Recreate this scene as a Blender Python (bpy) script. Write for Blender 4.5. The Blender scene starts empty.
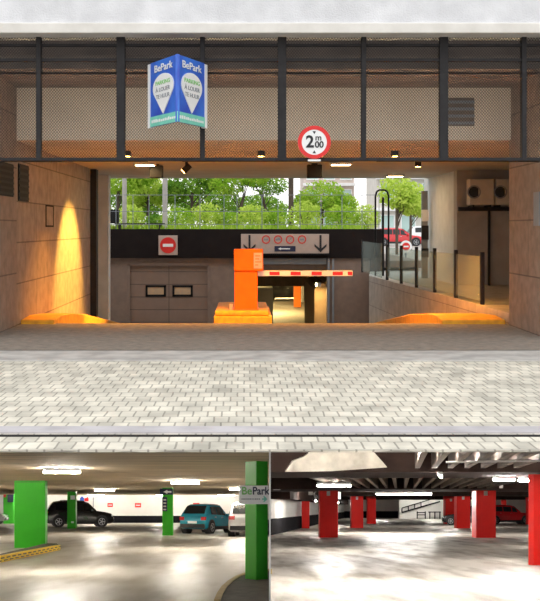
import bpy, bmesh, math, random
from mathutils import Matrix, Vector, Euler
PI = math.pi
sc = bpy.context.scene
COL = sc.collection

# ------------------------------------------------------------------ camera, world, exposure
F = 1000.0            # focal length in pixels of the 540 x 601 frame
CX, CY = 245.0, 228.0 # where the level line of sight meets the frame
HC = 1.6              # eye height above the street
cam_d = bpy.data.cameras.new('camera')
cam = bpy.data.objects.new('camera', cam_d)
COL.objects.link(cam)
cam.location = (0, 0, HC)
cam.rotation_euler = (PI / 2, 0, 0)
cam_d.sensor_fit = 'HORIZONTAL'
cam_d.sensor_width = 36.0
cam_d.lens = 36.0 * F / 540.0
cam_d.shift_x = (270.0 - CX) / 540.0
cam_d.shift_y = -(300.5 - CY) / 540.0
cam_d.clip_start, cam_d.clip_end = 0.1, 1000
sc.camera = cam

SKY = 1.6
world = bpy.data.worlds.new('world')
sc.world = world
world.use_nodes = True
wn, wl = world.node_tree.nodes, world.node_tree.links
wn.clear()
w_out = wn.new('ShaderNodeOutputWorld')
w_bg = wn.new('ShaderNodeBackground')
w_tc = wn.new('ShaderNodeTexCoord')
w_sep = wn.new('ShaderNodeSeparateXYZ')
w_cr = wn.new('ShaderNodeValToRGB')
wl.new(w_tc.outputs['Generated'], w_sep.inputs[0])
w_ma = wn.new('ShaderNodeMath'); w_ma.operation = 'MULTIPLY_ADD'
w_ma.inputs[1].default_value = 0.5; w_ma.inputs[2].default_value = 0.5
wl.new(w_sep.outputs['Z'], w_ma.inputs[0])
wl.new(w_ma.outputs[0], w_cr.inputs[0])
e = w_cr.color_ramp.elements
e[0].position, e[0].color = 0.47, (0.10, 0.095, 0.09, 1)
e[1].position, e[1].color = 0.50, (0.97, 0.96, 0.95, 1)
x_ = e.new(0.8); x_.color = (0.94, 0.97, 1.0, 1)
wl.new(w_cr.outputs[0], w_bg.inputs[0])
w_bg.inputs[1].default_value = SKY
wl.new(w_bg.outputs[0], w_out.inputs[0])

sun_d = bpy.data.lights.new('sun', 'SUN')
sun = bpy.data.objects.new('sun', sun_d)
COL.objects.link(sun)
sun_d.energy = 0.5
sun_d.angle = math.radians(35)
sun_d.color = (1.0, 0.96, 0.90)
sun.rotation_euler = (math.radians(38), 0, math.radians(-14))

sc.view_settings.view_transform = 'Standard'
sc.view_settings.look = 'None'
sc.view_settings.gamma = 1.0
sc.view_settings.use_curve_mapping = False
sc.view_settings.exposure = 0.0
sc.cycles.use_denoising = True
sc.cycles.max_bounces = 8
sc.cycles.sample_clamp_indirect = 8.0
SODIUM = (1.0, 0.42, 0.06)
P_SCALLOP, P_KERB, P_SOFFIT, P_GARAGE, P_CREST = 2700, 420, 16, 320, 1250
L_GREEN, L_RED = 600.0, 520.0
P_UP = 6

# ------------------------------------------------------------------ helpers
def srgb(r, g, b):
    f = lambda c: (c / 255 / 12.92) if c <= 10 else ((c / 255 + .055) / 1.055) ** 2.4
    return (f(r), f(g), f(b))

def PX(px, Z): return (px - CX) * Z / F
def PZ(py, Z): return HC - (py - CY) * Z / F

class MB:
    def __init__(s):
        s.bm = bmesh.new()
    def face(s, pts, mi=0):
        try:
            f = s.bm.faces.new([s.bm.verts.new(p) for p in pts])
            f.material_index = mi
            return f
        except ValueError:
            return None
    def hull8(s, p, mi=0):
        v = [s.bm.verts.new(q) for q in p]
        for f in ((0, 3, 2, 1), (4, 5, 6, 7), (0, 1, 5, 4), (1, 2, 6, 5), (2, 3, 7, 6), (3, 0, 4, 7)):
            s.bm.faces.new([v[i] for i in f]).material_index = mi
        return s
    def box(s, x0, x1, y0, y1, z0, z1, M=None, mi=0):
        if x0 > x1: x0, x1 = x1, x0
        if y0 > y1: y0, y1 = y1, y0
        if z0 > z1: z0, z1 = z1, z0
        p = [(x0, y0, z0), (x1, y0, z0), (x1, y1, z0), (x0, y1, z0), (x0, y0, z1), (x1, y0, z1), (x1, y1, z1), (x0, y1, z1)]
        if M is not None: p = [M @ Vector(q) for q in p]
        return s.hull8(p, mi)
    def prism(s, poly, axis, a, b, mi=0):
        """extrude a 2D polygon along an axis; axis x: poly=(y,z), y: (x,z), z: (x,y)"""
        def mk(q, t):
            return {'x': (t, q[0], q[1]), 'y': (q[0], t, q[1]), 'z': (q[0], q[1], t)}[axis]
        A = [s.bm.verts.new(mk(q, a)) for q in poly]
        B = [s.bm.verts.new(mk(q, b)) for q in poly]
        n = len(poly)
        s.bm.faces.new(A).material_index = mi
        s.bm.faces.new(B[::-1]).material_index = mi
        for i in range(n):
            s.bm.faces.new([A[i], B[i], B[(i + 1) % n], A[(i + 1) % n]]).material_index = mi
        return s
    def cyl(s, p0, p1, r0, r1=None, n=14, mi=0):
        r1 = r0 if r1 is None else r1
        p0, p1 = Vector(p0), Vector(p1)
        d = (p1 - p0).normalized()
        u = d.orthogonal().normalized(); w = d.cross(u)
        A, B = [], []
        for i in range(n):
            a = 2 * PI * i / n
            o = u * math.cos(a) + w * math.sin(a)
            A.append(s.bm.verts.new(p0 + o * r0)); B.append(s.bm.verts.new(p1 + o * r1))
        s.bm.faces.new(A[::-1]).material_index = mi
        s.bm.faces.new(B).material_index = mi
        for i in range(n):
            s.bm.faces.new([A[i], A[(i + 1) % n], B[(i + 1) % n], B[i]]).material_index = mi
        return s
    def tube(s, pts, r, n=8, mi=0):
        for a, b in zip(pts[:-1], pts[1:]): s.cyl(a, b, r, r, n, mi)
        return s
    def ring(s, c, r0, r1, y0, y1, n=40, mi=0):
        """flat ring facing -y"""
        c = Vector(c)
        for i in range(n):
            a, b = 2 * PI * i / n, 2 * PI * (i + 1) / n
            q = lambda r, t, y: c + Vector((r * math.cos(t), y, r * math.sin(t)))
            s.hull8([q(r0, a, y0), q(r1, a, y0), q(r1, b, y0), q(r0, b, y0), q(r0, a, y1), q(r1, a, y1), q(r1, b, y1), q(r0, b, y1)], mi)
        return s
    def disc(s, c, r, y0, y1, n=40, mi=0):
        c = Vector(c)
        return s.prism([(c.x + r * math.cos(2 * PI * i / n), c.z + r * math.sin(2 * PI * i / n)) for i in range(n)], 'y', c.y + y0, c.y + y1, mi)
    def build(s, name, mats, parent=None, smooth=None, bevel=0.0, loc=None):
        bm = s.bm
        bmesh.ops.recalc_face_normals(bm, faces=bm.faces)
        uv = bm.loops.layers.uv.new('UVMap')
        for f in bm.faces:
            n = f.normal; ax = max(range(3), key=lambda i: abs(n[i]))
            for l in f.loops:
                c = l.vert.co
                l[uv].uv = (c.y, c.z) if ax == 0 else (c.x, c.z) if ax == 1 else (c.x, c.y)
            if smooth: f.smooth = True
        if smooth:
            for ed in bm.edges:
                if len(ed.link_faces) == 2 and ed.calc_face_angle(0) > math.radians(smooth): ed.smooth = False
        me = bpy.data.meshes.new(name)
        bm.to_mesh(me); bm.free()
        for m in (mats if isinstance(mats, (list, tuple)) else [mats]): me.materials.append(m)
        o = bpy.data.objects.new(name, me)
        COL.objects.link(o)
        if parent: o.parent = parent
        if loc: o.location = loc
        if bevel:
            b = o.modifiers.new('bevel', 'BEVEL'); b.width = bevel; b.segments = 2; b.limit_method = 'ANGLE'; b.angle_limit = math.radians(40)
        return o

def tag(o, label=None, cat=None, group=None, kind=None):
    if label: o['label'] = label
    if cat: o['category'] = cat
    if group: o['group'] = group
    if kind: o['kind'] = kind
    return o

def thing(name, label, cat, loc=(0, 0, 0), rot=None, group=None, kind='thing'):
    o = bpy.data.objects.new(name, None)
    COL.objects.link(o)
    o.empty_display_size = 0.2
    o.location = loc
    if rot: o.rotation_euler = rot
    return tag(o, label, cat, group, kind)

def struct(name, mb, m, bevel=0.0, label=None):
    o = mb.build(name, m, bevel=bevel)
    o['kind'] = 'structure'
    if label: o['label'] = label
    return o

def text(name, body, size, m, parent, loc, rot=(PI / 2, 0, 0), align='CENTER', fat=0.0, sx=1.0, extrude=0.002, label=None):
    cu = bpy.data.curves.new(name, 'FONT')
    cu.body = body; cu.size = size; cu.extrude = extrude; cu.offset = fat
    cu.align_x = align; cu.align_y = 'CENTER'
    cu.materials.append(m)
    tmp = bpy.data.objects.new(name, cu)
    COL.objects.link(tmp)
    me = bpy.data.meshes.new_from_object(tmp.evaluated_get(bpy.context.evaluated_depsgraph_get()))
    bpy.data.objects.remove(tmp)
    o = bpy.data.objects.new(name, me)
    COL.objects.link(o)
    o.parent = parent; o.location = loc; o.rotation_euler = rot; o.scale = (sx, 1, 1)
    if label: o['label'] = label
    return o

# ------------------------------------------------------------------ materials
def mat(name, col, rough=0.6, metal=0.0, col2=None, scale=6.0, detail=4.0, lo=0.35, hi=0.65, bump=0.0, bscale=30.0, rough2=None, stretch=(1, 1, 1), coat=0.0, spec=None):
    m = bpy.data.materials.new(name); m.use_nodes = True
    nt = m.node_tree; b = nt.nodes['Principled BSDF']
    b.inputs['Base Color'].default_value = (*col, 1)
    b.inputs['Roughness'].default_value = rough
    b.inputs['Metallic'].default_value = metal
    if coat: b.inputs['Coat Weight'].default_value = coat
    if spec is not None: b.inputs['Specular IOR Level'].default_value = spec
    tc = nt.nodes.new('ShaderNodeTexCoord')
    mp = nt.nodes.new('ShaderNodeMapping'); mp.inputs['Scale'].default_value = stretch
    nt.links.new(tc.outputs['Object'], mp.inputs[0])
    if col2 is None: col2 = tuple(c * 0.9 for c in col)
    n = nt.nodes.new('ShaderNodeTexNoise'); n.inputs['Scale'].default_value = scale; n.inputs['Detail'].default_value = detail
    nt.links.new(mp.outputs[0], n.inputs['Vector'])
    r = nt.nodes.new('ShaderNodeValToRGB')
    r.color_ramp.elements[0].position = lo; r.color_ramp.elements[0].color = (*col, 1)
    r.color_ramp.elements[1].position = hi; r.color_ramp.elements[1].color = (*col2, 1)
    nt.links.new(n.outputs['Fac'], r.inputs[0])
    nt.links.new(r.outputs[0], b.inputs['Base Color'])
    if rough2 is not None:
        mr = nt.nodes.new('ShaderNodeMapRange')
        mr.inputs[1].default_value = lo; mr.inputs[2].default_value = hi
        mr.inputs[3].default_value = rough; mr.inputs[4].default_value = rough2
        nt.links.new(n.outputs['Fac'], mr.inputs[0]); nt.links.new(mr.outputs[0], b.inputs['Roughness'])
    if bump:
        n2 = nt.nodes.new('ShaderNodeTexNoise'); n2.inputs['Scale'].default_value = bscale; n2.inputs['Detail'].default_value = 5
        nt.links.new(mp.outputs[0], n2.inputs['Vector'])
        bp = nt.nodes.new('ShaderNodeBump'); bp.inputs['Strength'].default_value = bump; bp.inputs['Distance'].default_value = 0.02
        nt.links.new(n2.outputs['Fac'], bp.inputs['Height']); nt.links.new(bp.outputs[0], b.inputs['Normal'])
    return m

def brick(name, c1, c2, mortar, bw, bh, msize=0.01, off=0.5, rough=0.7, noise=0.35, nscale=3.0, bias=0.0, odd=None, bump=0.4, warp=0.0):
    m = bpy.data.materials.new(name); m.use_nodes = True
    nt = m.node_tree; b = nt.nodes['Principled BSDF']; b.inputs['Roughness'].default_value = rough
    tc = nt.nodes.new('ShaderNodeTexCoord')
    k = nt.nodes.new('ShaderNodeTexBrick')
    k.offset = off
    k.inputs['Color1'].default_value = (*c1, 1); k.inputs['Color2'].default_value = (*c2, 1); k.inputs['Mortar'].default_value = (*mortar, 1)
    k.inputs['Scale'].default_value = 1.0; k.inputs['Mortar Size'].default_value = msize
    k.inputs['Brick Width'].default_value = bw; k.inputs['Row Height'].default_value = bh; k.inputs['Bias'].default_value = bias
    # slightly irregular courses
    nz = nt.nodes.new('ShaderNodeTexNoise'); nz.inputs['Scale'].default_value = nscale; nz.inputs['Detail'].default_value = 6
    if warp:
        n3 = nt.nodes.new('ShaderNodeTexNoise'); n3.inputs['Scale'].default_value = 4.0
        nt.links.new(tc.outputs['UV'], n3.inputs['Vector'])
        vm = nt.nodes.new('ShaderNodeVectorMath'); vm.operation = 'MULTIPLY_ADD'
        vm.inputs[1].default_value = (warp, warp * 2, 0)
        nt.links.new(n3.outputs['Color'], vm.inputs[0]); nt.links.new(tc.outputs['UV'], vm.inputs[2])
        nt.links.new(vm.outputs[0], k.inputs['Vector'])
    else:
        nt.links.new(tc.outputs['UV'], k.inputs['Vector'])
    nt.links.new(tc.outputs['Object'], nz.inputs['Vector'])
    mx = nt.nodes.new('ShaderNodeMix'); mx.data_type = 'RGBA'; mx.blend_type = 'MULTIPLY'
    mx.inputs[0].default_value = 1.0
    r = nt.nodes.new('ShaderNodeValToRGB')
    r.color_ramp.elements[0].position = .3; r.color_ramp.elements[0].color = (1 - noise, 1 - noise, 1 - noise, 1)
    r.color_ramp.elements[1].position = .68; r.color_ramp.elements[1].color = (1, 1, 1, 1)
    nt.links.new(nz.outputs['Fac'], r.inputs[0])
    nt.links.new(k.outputs['Color'], mx.inputs[6]); nt.links.new(r.outputs[0], mx.inputs[7])
    nt.links.new(mx.outputs[2], b.inputs['Base Color'])
    bp = nt.nodes.new('ShaderNodeBump'); bp.inputs['Strength'].default_value = bump; bp.inputs['Distance'].default_value = 0.01
    bp.invert = True
    nt.links.new(k.outputs['Fac'], bp.inputs['Height']); nt.links.new(bp.outputs[0], b.inputs['Normal'])
    return m

def emit(name, col, strength):
    m = bpy.data.materials.new(name); m.use_nodes = True
    nt = m.node_tree; nt.nodes.clear()
    o = nt.nodes.new('ShaderNodeOutputMaterial'); e = nt.nodes.new('ShaderNodeEmission')
    e.inputs[0].default_value = (*col, 1); e.inputs[1].default_value = strength
    nt.links.new(e.outputs[0], o.inputs[0])
    return m

def glass(name, tint, alpha=0.25, rough=0.05):
    m = bpy.data.materials.new(name); m.use_nodes = True
    nt = m.node_tree; nt.nodes.clear()
    o = nt.nodes.new('ShaderNodeOutputMaterial'); mx = nt.nodes.new('ShaderNodeMixShader')
    t = nt.nodes.new('ShaderNodeBsdfTransparent'); t.inputs[0].default_value = (*tint, 1)
    g = nt.nodes.new('ShaderNodeBsdfPrincipled'); g.inputs['Base Color'].default_value = (*tint, 1); g.inputs['Roughness'].default_value = rough
    mx.inputs[0].default_value = alpha
    nt.links.new(t.outputs[0], mx.inputs[1]); nt.links.new(g.outputs[0], mx.inputs[2]); nt.links.new(mx.outputs[0], o.inputs[0])
    return m

def leafmat(name, c1, c2):
    m = bpy.data.materials.new(name); m.use_nodes = True
    nt = m.node_tree; nt.nodes.clear()
    o = nt.nodes.new('ShaderNodeOutputMaterial'); mx = nt.nodes.new('ShaderNodeMixShader'); mx.inputs[0].default_value = 0.5
    d = nt.nodes.new('ShaderNodeBsdfDiffuse'); t = nt.nodes.new('ShaderNodeBsdfTranslucent')
    tc = nt.nodes.new('ShaderNodeTexCoord'); n = nt.nodes.new('ShaderNodeTexNoise'); n.inputs['Scale'].default_value = 2.5; n.inputs['Detail'].default_value = 6
    r = nt.nodes.new('ShaderNodeValToRGB')
    r.color_ramp.elements[0].position = .38; r.color_ramp.elements[0].color = (*c1, 1)
    r.color_ramp.elements[1].position = .62; r.color_ramp.elements[1].color = (*c2, 1)
    nt.links.new(tc.outputs['Object'], n.inputs['Vector']); nt.links.new(n.outputs['Fac'], r.inputs[0])
    nt.links.new(r.outputs[0], d.inputs[0]); nt.links.new(r.outputs[0], t.inputs[0])
    nt.links.new(d.outputs[0], mx.inputs[1]); nt.links.new(t.outputs[0], mx.inputs[2]); nt.links.new(mx.outputs[0], o.inputs[0])
    return m

M = {}
M['concrete_white'] = mat('concrete_white', (.80, .80, .82), .8, col2=(.66, .66, .68), scale=2.5, detail=8, bump=.5, bscale=45)
M['ledge'] = mat('ledge', (.80, .77, .72), .7, col2=(.68, .65, .60), scale=3)
M['cobble'] = brick('cobble', (.76, .705, .59), (.46, .43, .36), (.38, .35, .29), .125, .25, .008, .5, .75, .40, 2.4, bias=-.45, warp=.02)
M['kerbstone'] = mat('kerbstone', (.50, .475, .44), .7, col2=(.33, .31, .29), scale=3.5, detail=9, bump=.3)
M['kerb_lilac'] = mat('kerb_lilac', (.50, .47, .48), .7, col2=(.38, .355, .365), scale=3, detail=9, bump=.3)
M['asphalt'] = mat('asphalt', (.29, .245, .20), .75, col2=(.20, .17, .145), scale=8, detail=8, bump=.6, bscale=120)
M['stone'] = brick('stone', (.40, .32, .25), (.36, .285, .22), (.16, .12, .09), 1.9, .68, .012, .5, .6, .35, 5.0)
M['stone_pier'] = brick('stone_pier', (.36, .27, .21), (.32, .24, .19), (.15, .11, .09), 2.2, .86, .012, .4, .6, .35, 6.0)
M['stone_pale'] = brick('stone_pale', (.50, .46, .42), (.46, .42, .38), (.25, .22, .2), 1.4, .7, .01, .5, .6, .3, 4.0)
M['wall_grey'] = mat('wall_grey', (.46, .43, .40), .7, col2=(.38, .35, .33), scale=2.5, bump=.1)
M['beige'] = mat('beige', (.80, .71, .60), .8, col2=(.73, .65, .55), scale=1.6)
M['soffit'] = mat('soffit', (.62, .60, .53), .7, col2=(.54, .52, .46), scale=1.2)
M['ceil_dark'] = mat('ceil_dark', (.24, .19, .16), .8, col2=(.17, .14, .12), scale=2)
M['steel_dark'] = mat('steel_dark', (.022, .020, .021), .6, .1, col2=(.030, .028, .029), scale=10, spec=.25)
M['mesh_metal'] = mat('mesh_metal', (.035, .032, .032), .6, .2, col2=(.028, .026, .026), scale=10)
M['black'] = mat('black', (.010, .010, .011), .6, col2=(.014, .014, .015), scale=6, spec=.2)
M['fascia'] = mat('fascia', (.012, .008, .008), .8, col2=(.016, .011, .010), scale=3, spec=.15)
M['white_paint'] = mat('white_paint', (.78, .78, .77), .6, col2=(.70, .70, .69), scale=3)
M['garage_grey'] = mat('garage_grey', (.27, .19, .15), .55, col2=(.22, .155, .125), scale=4)
M['door_panel'] = brick('door_panel', (.29, .195, .15), (.28, .19, .145), (.12, .085, .07), 40, .42, .012, 0, .5, .15, 3.0)
M['orange'] = mat('orange', (1.0, .165, .0), .5, col2=(.95, .15, .0), scale=5, spec=.2)
M['orange_dark'] = mat('orange_dark', (.80, .17, .01), .4)
M['yellow_kerb'] = mat('yellow_kerb', (.88, .42, .02), .6, col2=(.70, .31, .02), scale=9, bump=.2)
M['red'] = mat('red', (.72, .02, .018), .35, col2=(.66, .02, .018), scale=6)
M['white'] = mat('white', (.86, .86, .86), .4, col2=(.83, .83, .83))
M['ink'] = mat('ink', (.012, .012, .016), .5, col2=(.015, .015, .02))
M['navy'] = mat('navy', (.015, .02, .06), .4)
M['sign_blue'] = mat('sign_blue', (.035, .075, .50), .35, col2=(.05, .20, .72), scale=1.2, lo=.40, hi=.60)
M['sign_teal'] = mat('sign_teal', (.22, .68, .55), .4, col2=(.18, .60, .48))
M['sign_green'] = mat('sign_green', (.22, .58, .16), .4)
M['sign_grey'] = mat('sign_grey', (.25, .27, .30), .4)
M['sign_cream'] = mat('sign_cream', (.50, .38, .32), .5, col2=(.46, .35, .30))
M['door_pane'] = mat('door_pane', (.62, .42, .24), .3, col2=(.50, .36, .24), scale=6)
M['glass_rail'] = glass('glass_rail', (.86, .93, .90), .22, .08)
M['glass_win'] = mat('glass_win', (.10, .12, .13), .08, col2=(.14, .16, .17), scale=2)
M['ac_white'] = mat('ac_white', (.62, .58, .50), .5, col2=(.55, .51, .45), scale=5)
M['chrome'] = mat('chrome', (.6, .6, .6), .25, .9)
M['earth'] = mat('earth', (.10, .12, .04), .9, col2=(.16, .20, .05), scale=4, bump=.5)
M['bark'] = mat('bark', (.12, .085, .06), .9, col2=(.06, .045, .035), scale=14, bump=.8, stretch=(1, 1, .4))
M['leaf_a'] = leafmat('leaf_a', (.24, .44, .035), (.52, .68, .10))
M['leaf_b'] = leafmat('leaf_b', (.12, .27, .035), (.34, .52, .08))
M['leaf_c'] = leafmat('leaf_c', (.40, .56, .07), (.66, .78, .17))
M['bldg'] = mat('bldg', (.70, .66, .60), .7, col2=(.62, .58, .53), scale=1)
M['bldg_pink'] = mat('bldg_pink', (.66, .56, .50), .7, col2=(.6, .5, .45), scale=1)
M['bldg_glass'] = mat('bldg_glass', (.42, .60, .58), .15, col2=(.50, .66, .62), scale=.6)
M['road'] = mat('road', (.45, .44, .42), .8, col2=(.38, .37, .36), scale=3)
# garage rooms
M['g_floor'] = mat('g_floor', (.56, .535, .49), .42, col2=(.40, .365, .31), scale=1.3, detail=12, lo=.42, hi=.68, rough2=.5, spec=.18, stretch=(1, .22, .22), bump=.06, bscale=3)
M['g_ceil'] = mat('g_ceil', (.68, .54, .37), .7, col2=(.42, .33, .22), scale=1.4, detail=7, stretch=(.35, 2.2, 1), bump=.5, bscale=4)
M['g_wall'] = mat('g_wall', (.84, .83, .80), .6, col2=(.79, .77, .73), scale=1)
M['garage_brown'] = mat('garage_brown', (.34, .23, .14), .7, col2=(.28, .19, .12), scale=3)
M['part_white'] = mat('part_white', (.92, .92, .92), .5, col2=(.90, .90, .90), scale=2)
M['g_black'] = mat('g_black', (.008, .008, .010), .8, col2=(.011, .011, .013), scale=3, spec=.05)
M['green'] = mat('green', (.035, .43, .015), .45, col2=(.03, .39, .014), scale=2)
M['kerb_dark'] = mat('kerb_dark', (.06, .055, .05), .8, col2=(.10, .09, .08), scale=6, bump=.3)
M['stripe_yellow'] = mat('stripe_yellow', (.90, .62, .005), .55, col2=(.78, .52, .01), scale=8)
M['kerb_sand'] = mat('kerb_sand', (.50, .37, .16), .6, col2=(.40, .29, .13), scale=7)
M['r_floor'] = mat('r_floor', (.55, .51, .455), .42, col2=(.29, .255, .21), scale=1.7, detail=13, lo=.42, hi=.66, rough2=.55, spec=.30, stretch=(1, .2, .2), bump=.06, bscale=3)
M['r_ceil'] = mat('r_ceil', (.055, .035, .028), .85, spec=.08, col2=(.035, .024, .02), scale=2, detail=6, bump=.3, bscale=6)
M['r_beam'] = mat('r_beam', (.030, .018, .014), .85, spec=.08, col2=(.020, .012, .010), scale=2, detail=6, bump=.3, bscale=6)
M['r_rib'] = mat('r_rib', (.22, .16, .12), .8, spec=.1, col2=(.16, .12, .09), scale=3)
M['r_ribdark'] = mat('r_ribdark', (.16, .12, .10), .75, col2=(.11, .085, .07), scale=3)
M['r_patch'] = mat('r_patch', (.62, .57, .48), .8, col2=(.40, .36, .30), scale=2.2, detail=9, bump=.5, bscale=14)
M['red_pillar'] = mat('red_pillar', (.92, .016, .010), .5, col2=(.86, .015, .010), scale=2)
M['pale_plate'] = mat('pale_plate', (.62, .60, .58), .4)
M['lamp_body'] = mat('lamp_body', (.7, .7, .7), .4)
M['tyre'] = mat('tyre', (.012, .012, .013), .7)
M['rim'] = mat('rim', (.45, .46, .48), .3, .8)
M['car_glass'] = mat('car_glass', (.012, .014, .016), .06, col2=(.016, .018, .02))
M['plastic'] = mat('plastic', (.016, .016, .018), .55)
M['car_black'] = mat('car_black', (.010, .010, .012), .18, coat=.6, col2=(.012, .012, .014))
M['car_teal'] = mat('car_teal', (.02, .25, .35), .22, .15, coat=.6, col2=(.02, .24, .34))
M['car_white'] = mat('car_white', (.78, .79, .80), .22, coat=.6, col2=(.77, .78, .79))
M['car_dark'] = mat('car_dark', (.03, .03, .034), .2, coat=.6, col2=(.034, .034, .038))
M['car_red'] = mat('car_red', (.62, .012, .018), .2, coat=.6, col2=(.60, .012, .018))
M['car_silver'] = mat('car_silver', (.5, .51, .53), .25, .5, coat=.5)
M['tail'] = mat('tail', (.45, .01, .01), .2)
M['headlamp'] = mat('headlamp', (.8, .82, .85), .1)
M['lamp_warm'] = emit('lamp_warm', (1.0, .70, .34), 22)
M['lamp_sod'] = emit('lamp_sod', (1.0, .52, .12), 40)
M['lamp_green_room'] = emit('lamp_green_room', (1.0, .93, .80), L_GREEN)
M['lamp_green_rear'] = emit('lamp_green_rear', (1.0, .95, .86), L_GREEN * .85)
M['lamp_red_room'] = emit('lamp_red_room', (1.0, .95, .88), L_RED)
M['lamp_red_near'] = emit('lamp_red_near', (1.0, .95, .88), L_RED * .85)
M['lamp_gar'] = emit('lamp_gar', (1.0, .74, .30), 60)

# ------------------------------------------------------------------ STREET LEVEL: ground
D1, D2 = 7.207, 15.4
def lip(Z): return HC - (451.2 - CY) * Z / F         # underside of the cut street slab
mb = MB()   # cobbled street, a solid slab that thickens away from its cut edge
mb.prism([(D1, 0), (D1, -.016), (D2, lip(D2) - .0), (D2, -1.0), (17, -1.0), (12.0, -.3), (12.0, 0)], 'x', -10, 10)
struct('floor_street', mb, M['cobble'], label='pale cobbled street')
mb = MB().box(-10, 10, 7.78, 8.02, -.05, .012)
struct('trim_1', mb, M['kerb_lilac'], label='greyish lilac kerb strip across the near cobbles')
mb = MB().box(-10, 10, 7.66, 7.735, -.05, .003)
struct('trim_2', mb, M['black'], label='dark drain groove in front of the near kerb strip')
mb = MB()
mb.box(-10, 10, 12.0, 12.95, -.25, .015)
struct('trim_3', mb, M['kerbstone'], .01, label='grey kerb stones between cobbles and ramp')
mb = MB().box(-10, 10, 12.95, 13.08, -.25, .004)
struct('trim_4', mb, M['black'], label='dark channel behind the kerb stones')
RAMP = [(13.08, 0.0), (16.4, 0.0), (17.0, -.02), (18, -.125), (20, -.36), (24, -.84), (33, -1.95), (45, -3.0)]
def ramp_z(Z):
    for (a, za), (b, zb) in zip(RAMP[:-1], RAMP[1:]):
        if a <= Z <= b: return za + (zb - za) * (Z - a) / (b - a)
    return RAMP[0][1] if Z < RAMP[0][0] else RAMP[-1][1]
mb = MB().prism(RAMP + [(75, -3.0), (75, -3.3), (44, -3.3), (17, -.6), (13.08, -.4)], 'x', -4.6, 4.9)
struct('floor_ramp', mb, M['asphalt'], label='brown asphalt ramp running down to the garage')
for nm, x0, x1 in (('floor_pavement_left', -10, -4.6), ('floor_pavement_right', 4.9, 10)):
    struct(nm, MB().box(x0, x1, 13.08, 14.6, -.3, 0), M['asphalt'])

# ------------------------------------------------------------------ STREET LEVEL: walls, ceiling, beams
XL, XR = -3.76, 4.36
struct('wall_left', MB().box(XL - .5, XL, 16.42, 24.3, -1.5, 3.9), M['stone'], label='brown stone wall on the left of the ramp')
struct('wall_left_pier', MB().box(XL - 3, XL + .015, 14.45, 16.4, -.2, 4.4), M['stone_pier'])
struct('wall_right_pier', MB().box(XR, XR + 2.6, 14.45, 16.5, -.2, 4.4), M['stone_pier'], label='brown stone pier on the right of the entrance')
struct('wall_facade', MB().box(-10, 10, 14.0, 14.5, PZ(24, 14.0), 7.0), M['concrete_white'], label='white concrete lintel over the entrance')
mb = MB().box(-10, 10, 13.92, 14.5, PZ(33, 13.92), PZ(22.5, 13.92))
struct('trim_5', mb, M['ledge'], .015, label='smooth pale ledge along the foot of the white lintel')
struct('wall_facade_drop', MB().box(-6, 6.8, 14.75, 14.95, 3.9, 4.6), M['ceil_dark'])
struct('ceiling_front', MB().box(-6, 6.8, 14.45, 16.4, 3.9, 4.1), M['ceil_dark'], label='dark high ceiling behind the mesh screen')
struct('wall_beam', MB().box(XL - .4, XR + .1, 16.4, 16.75, 3.04, 3.9), M['beige'], label='beige beam seen through the mesh screen')
struct('ceiling_passage', MB().box(-6, 9, 16.75, 29.0, 3.04, 4.0), M['soffit'], label='low grey soffit over the ramp')
struct('wall_back_right', MB().box(5.3, 9, 25.0, 25.4, -.5, 3.04), M['wall_grey'], label='grey wall carrying the air conditioners')
struct('wall_right', MB().box(5.3, 5.7, 25.4, 29.6, -.5, 3.3), M['white_paint'])
struct('wall_far_right', MB().box(8.6, 9, 16.5, 25.0, -.5, 3.04), M['wall_grey'])
struct('wall_behind_pier', MB().box(XR + 2.6, 9, 16.3, 16.6, -.5, 4.0), M['wall_grey'])
struct('wall_left_far', MB().box(-6.0, -5.6, 24.0, 33.4, -2.0, 3.04), M['white_paint'])
struct('wall_left_return', MB().box(-6.0, XL - .5, 23.9, 24.3, -1.5, 3.04), M['stone'])
# dark box in place of a shadow gap at the wall end, then the pale column
o = MB().box(PX(90, 24.6), PX(97.3, 24.6), 24.45, 24.75, -.9, 3.04).build('steel_column', M['steel_dark'], bevel=.01)
tag(o, 'dark steel column standing at the far end of the brown stone wall', 'column', kind='thing')
o = MB().box(PX(96, 27), PX(108.5, 27), 27.0, 27.4, -1.3, 3.04).build('concrete_column', M['white_paint'], bevel=.02)
tag(o, 'pale painted column beside the dark steel column, left of the greenery', 'column', kind='thing')
# raised walkway on the right with its retaining wall
mb = MB()
wk = [(4.45, 16.55), (4.37, 18.6), (3.85, 27.5), (3.72, 30.0), (4.12, 32.9), (4.6, 34), (4.6, 150), (70, 150), (70, 30), (9, 29.6), (9, 16.55)]
A = [mb.bm.verts.new((x, y, .17)) for x, y in wk]; B = [mb.bm.verts.new((x, y, max(-2.6, -.7 - .115 * (y - 16.55)))) for x, y in wk]
mb.bm.faces.new(A); mb.bm.faces.new(B[::-1])
for i in range(len(wk)): mb.bm.faces.new([A[i], B[i], B[(i + 1) % len(wk)], A[(i + 1) % len(wk)]])
struct('floor_walkway', mb, M['stone_pale'], label='raised walkway on pale stone retaining wall')

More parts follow.
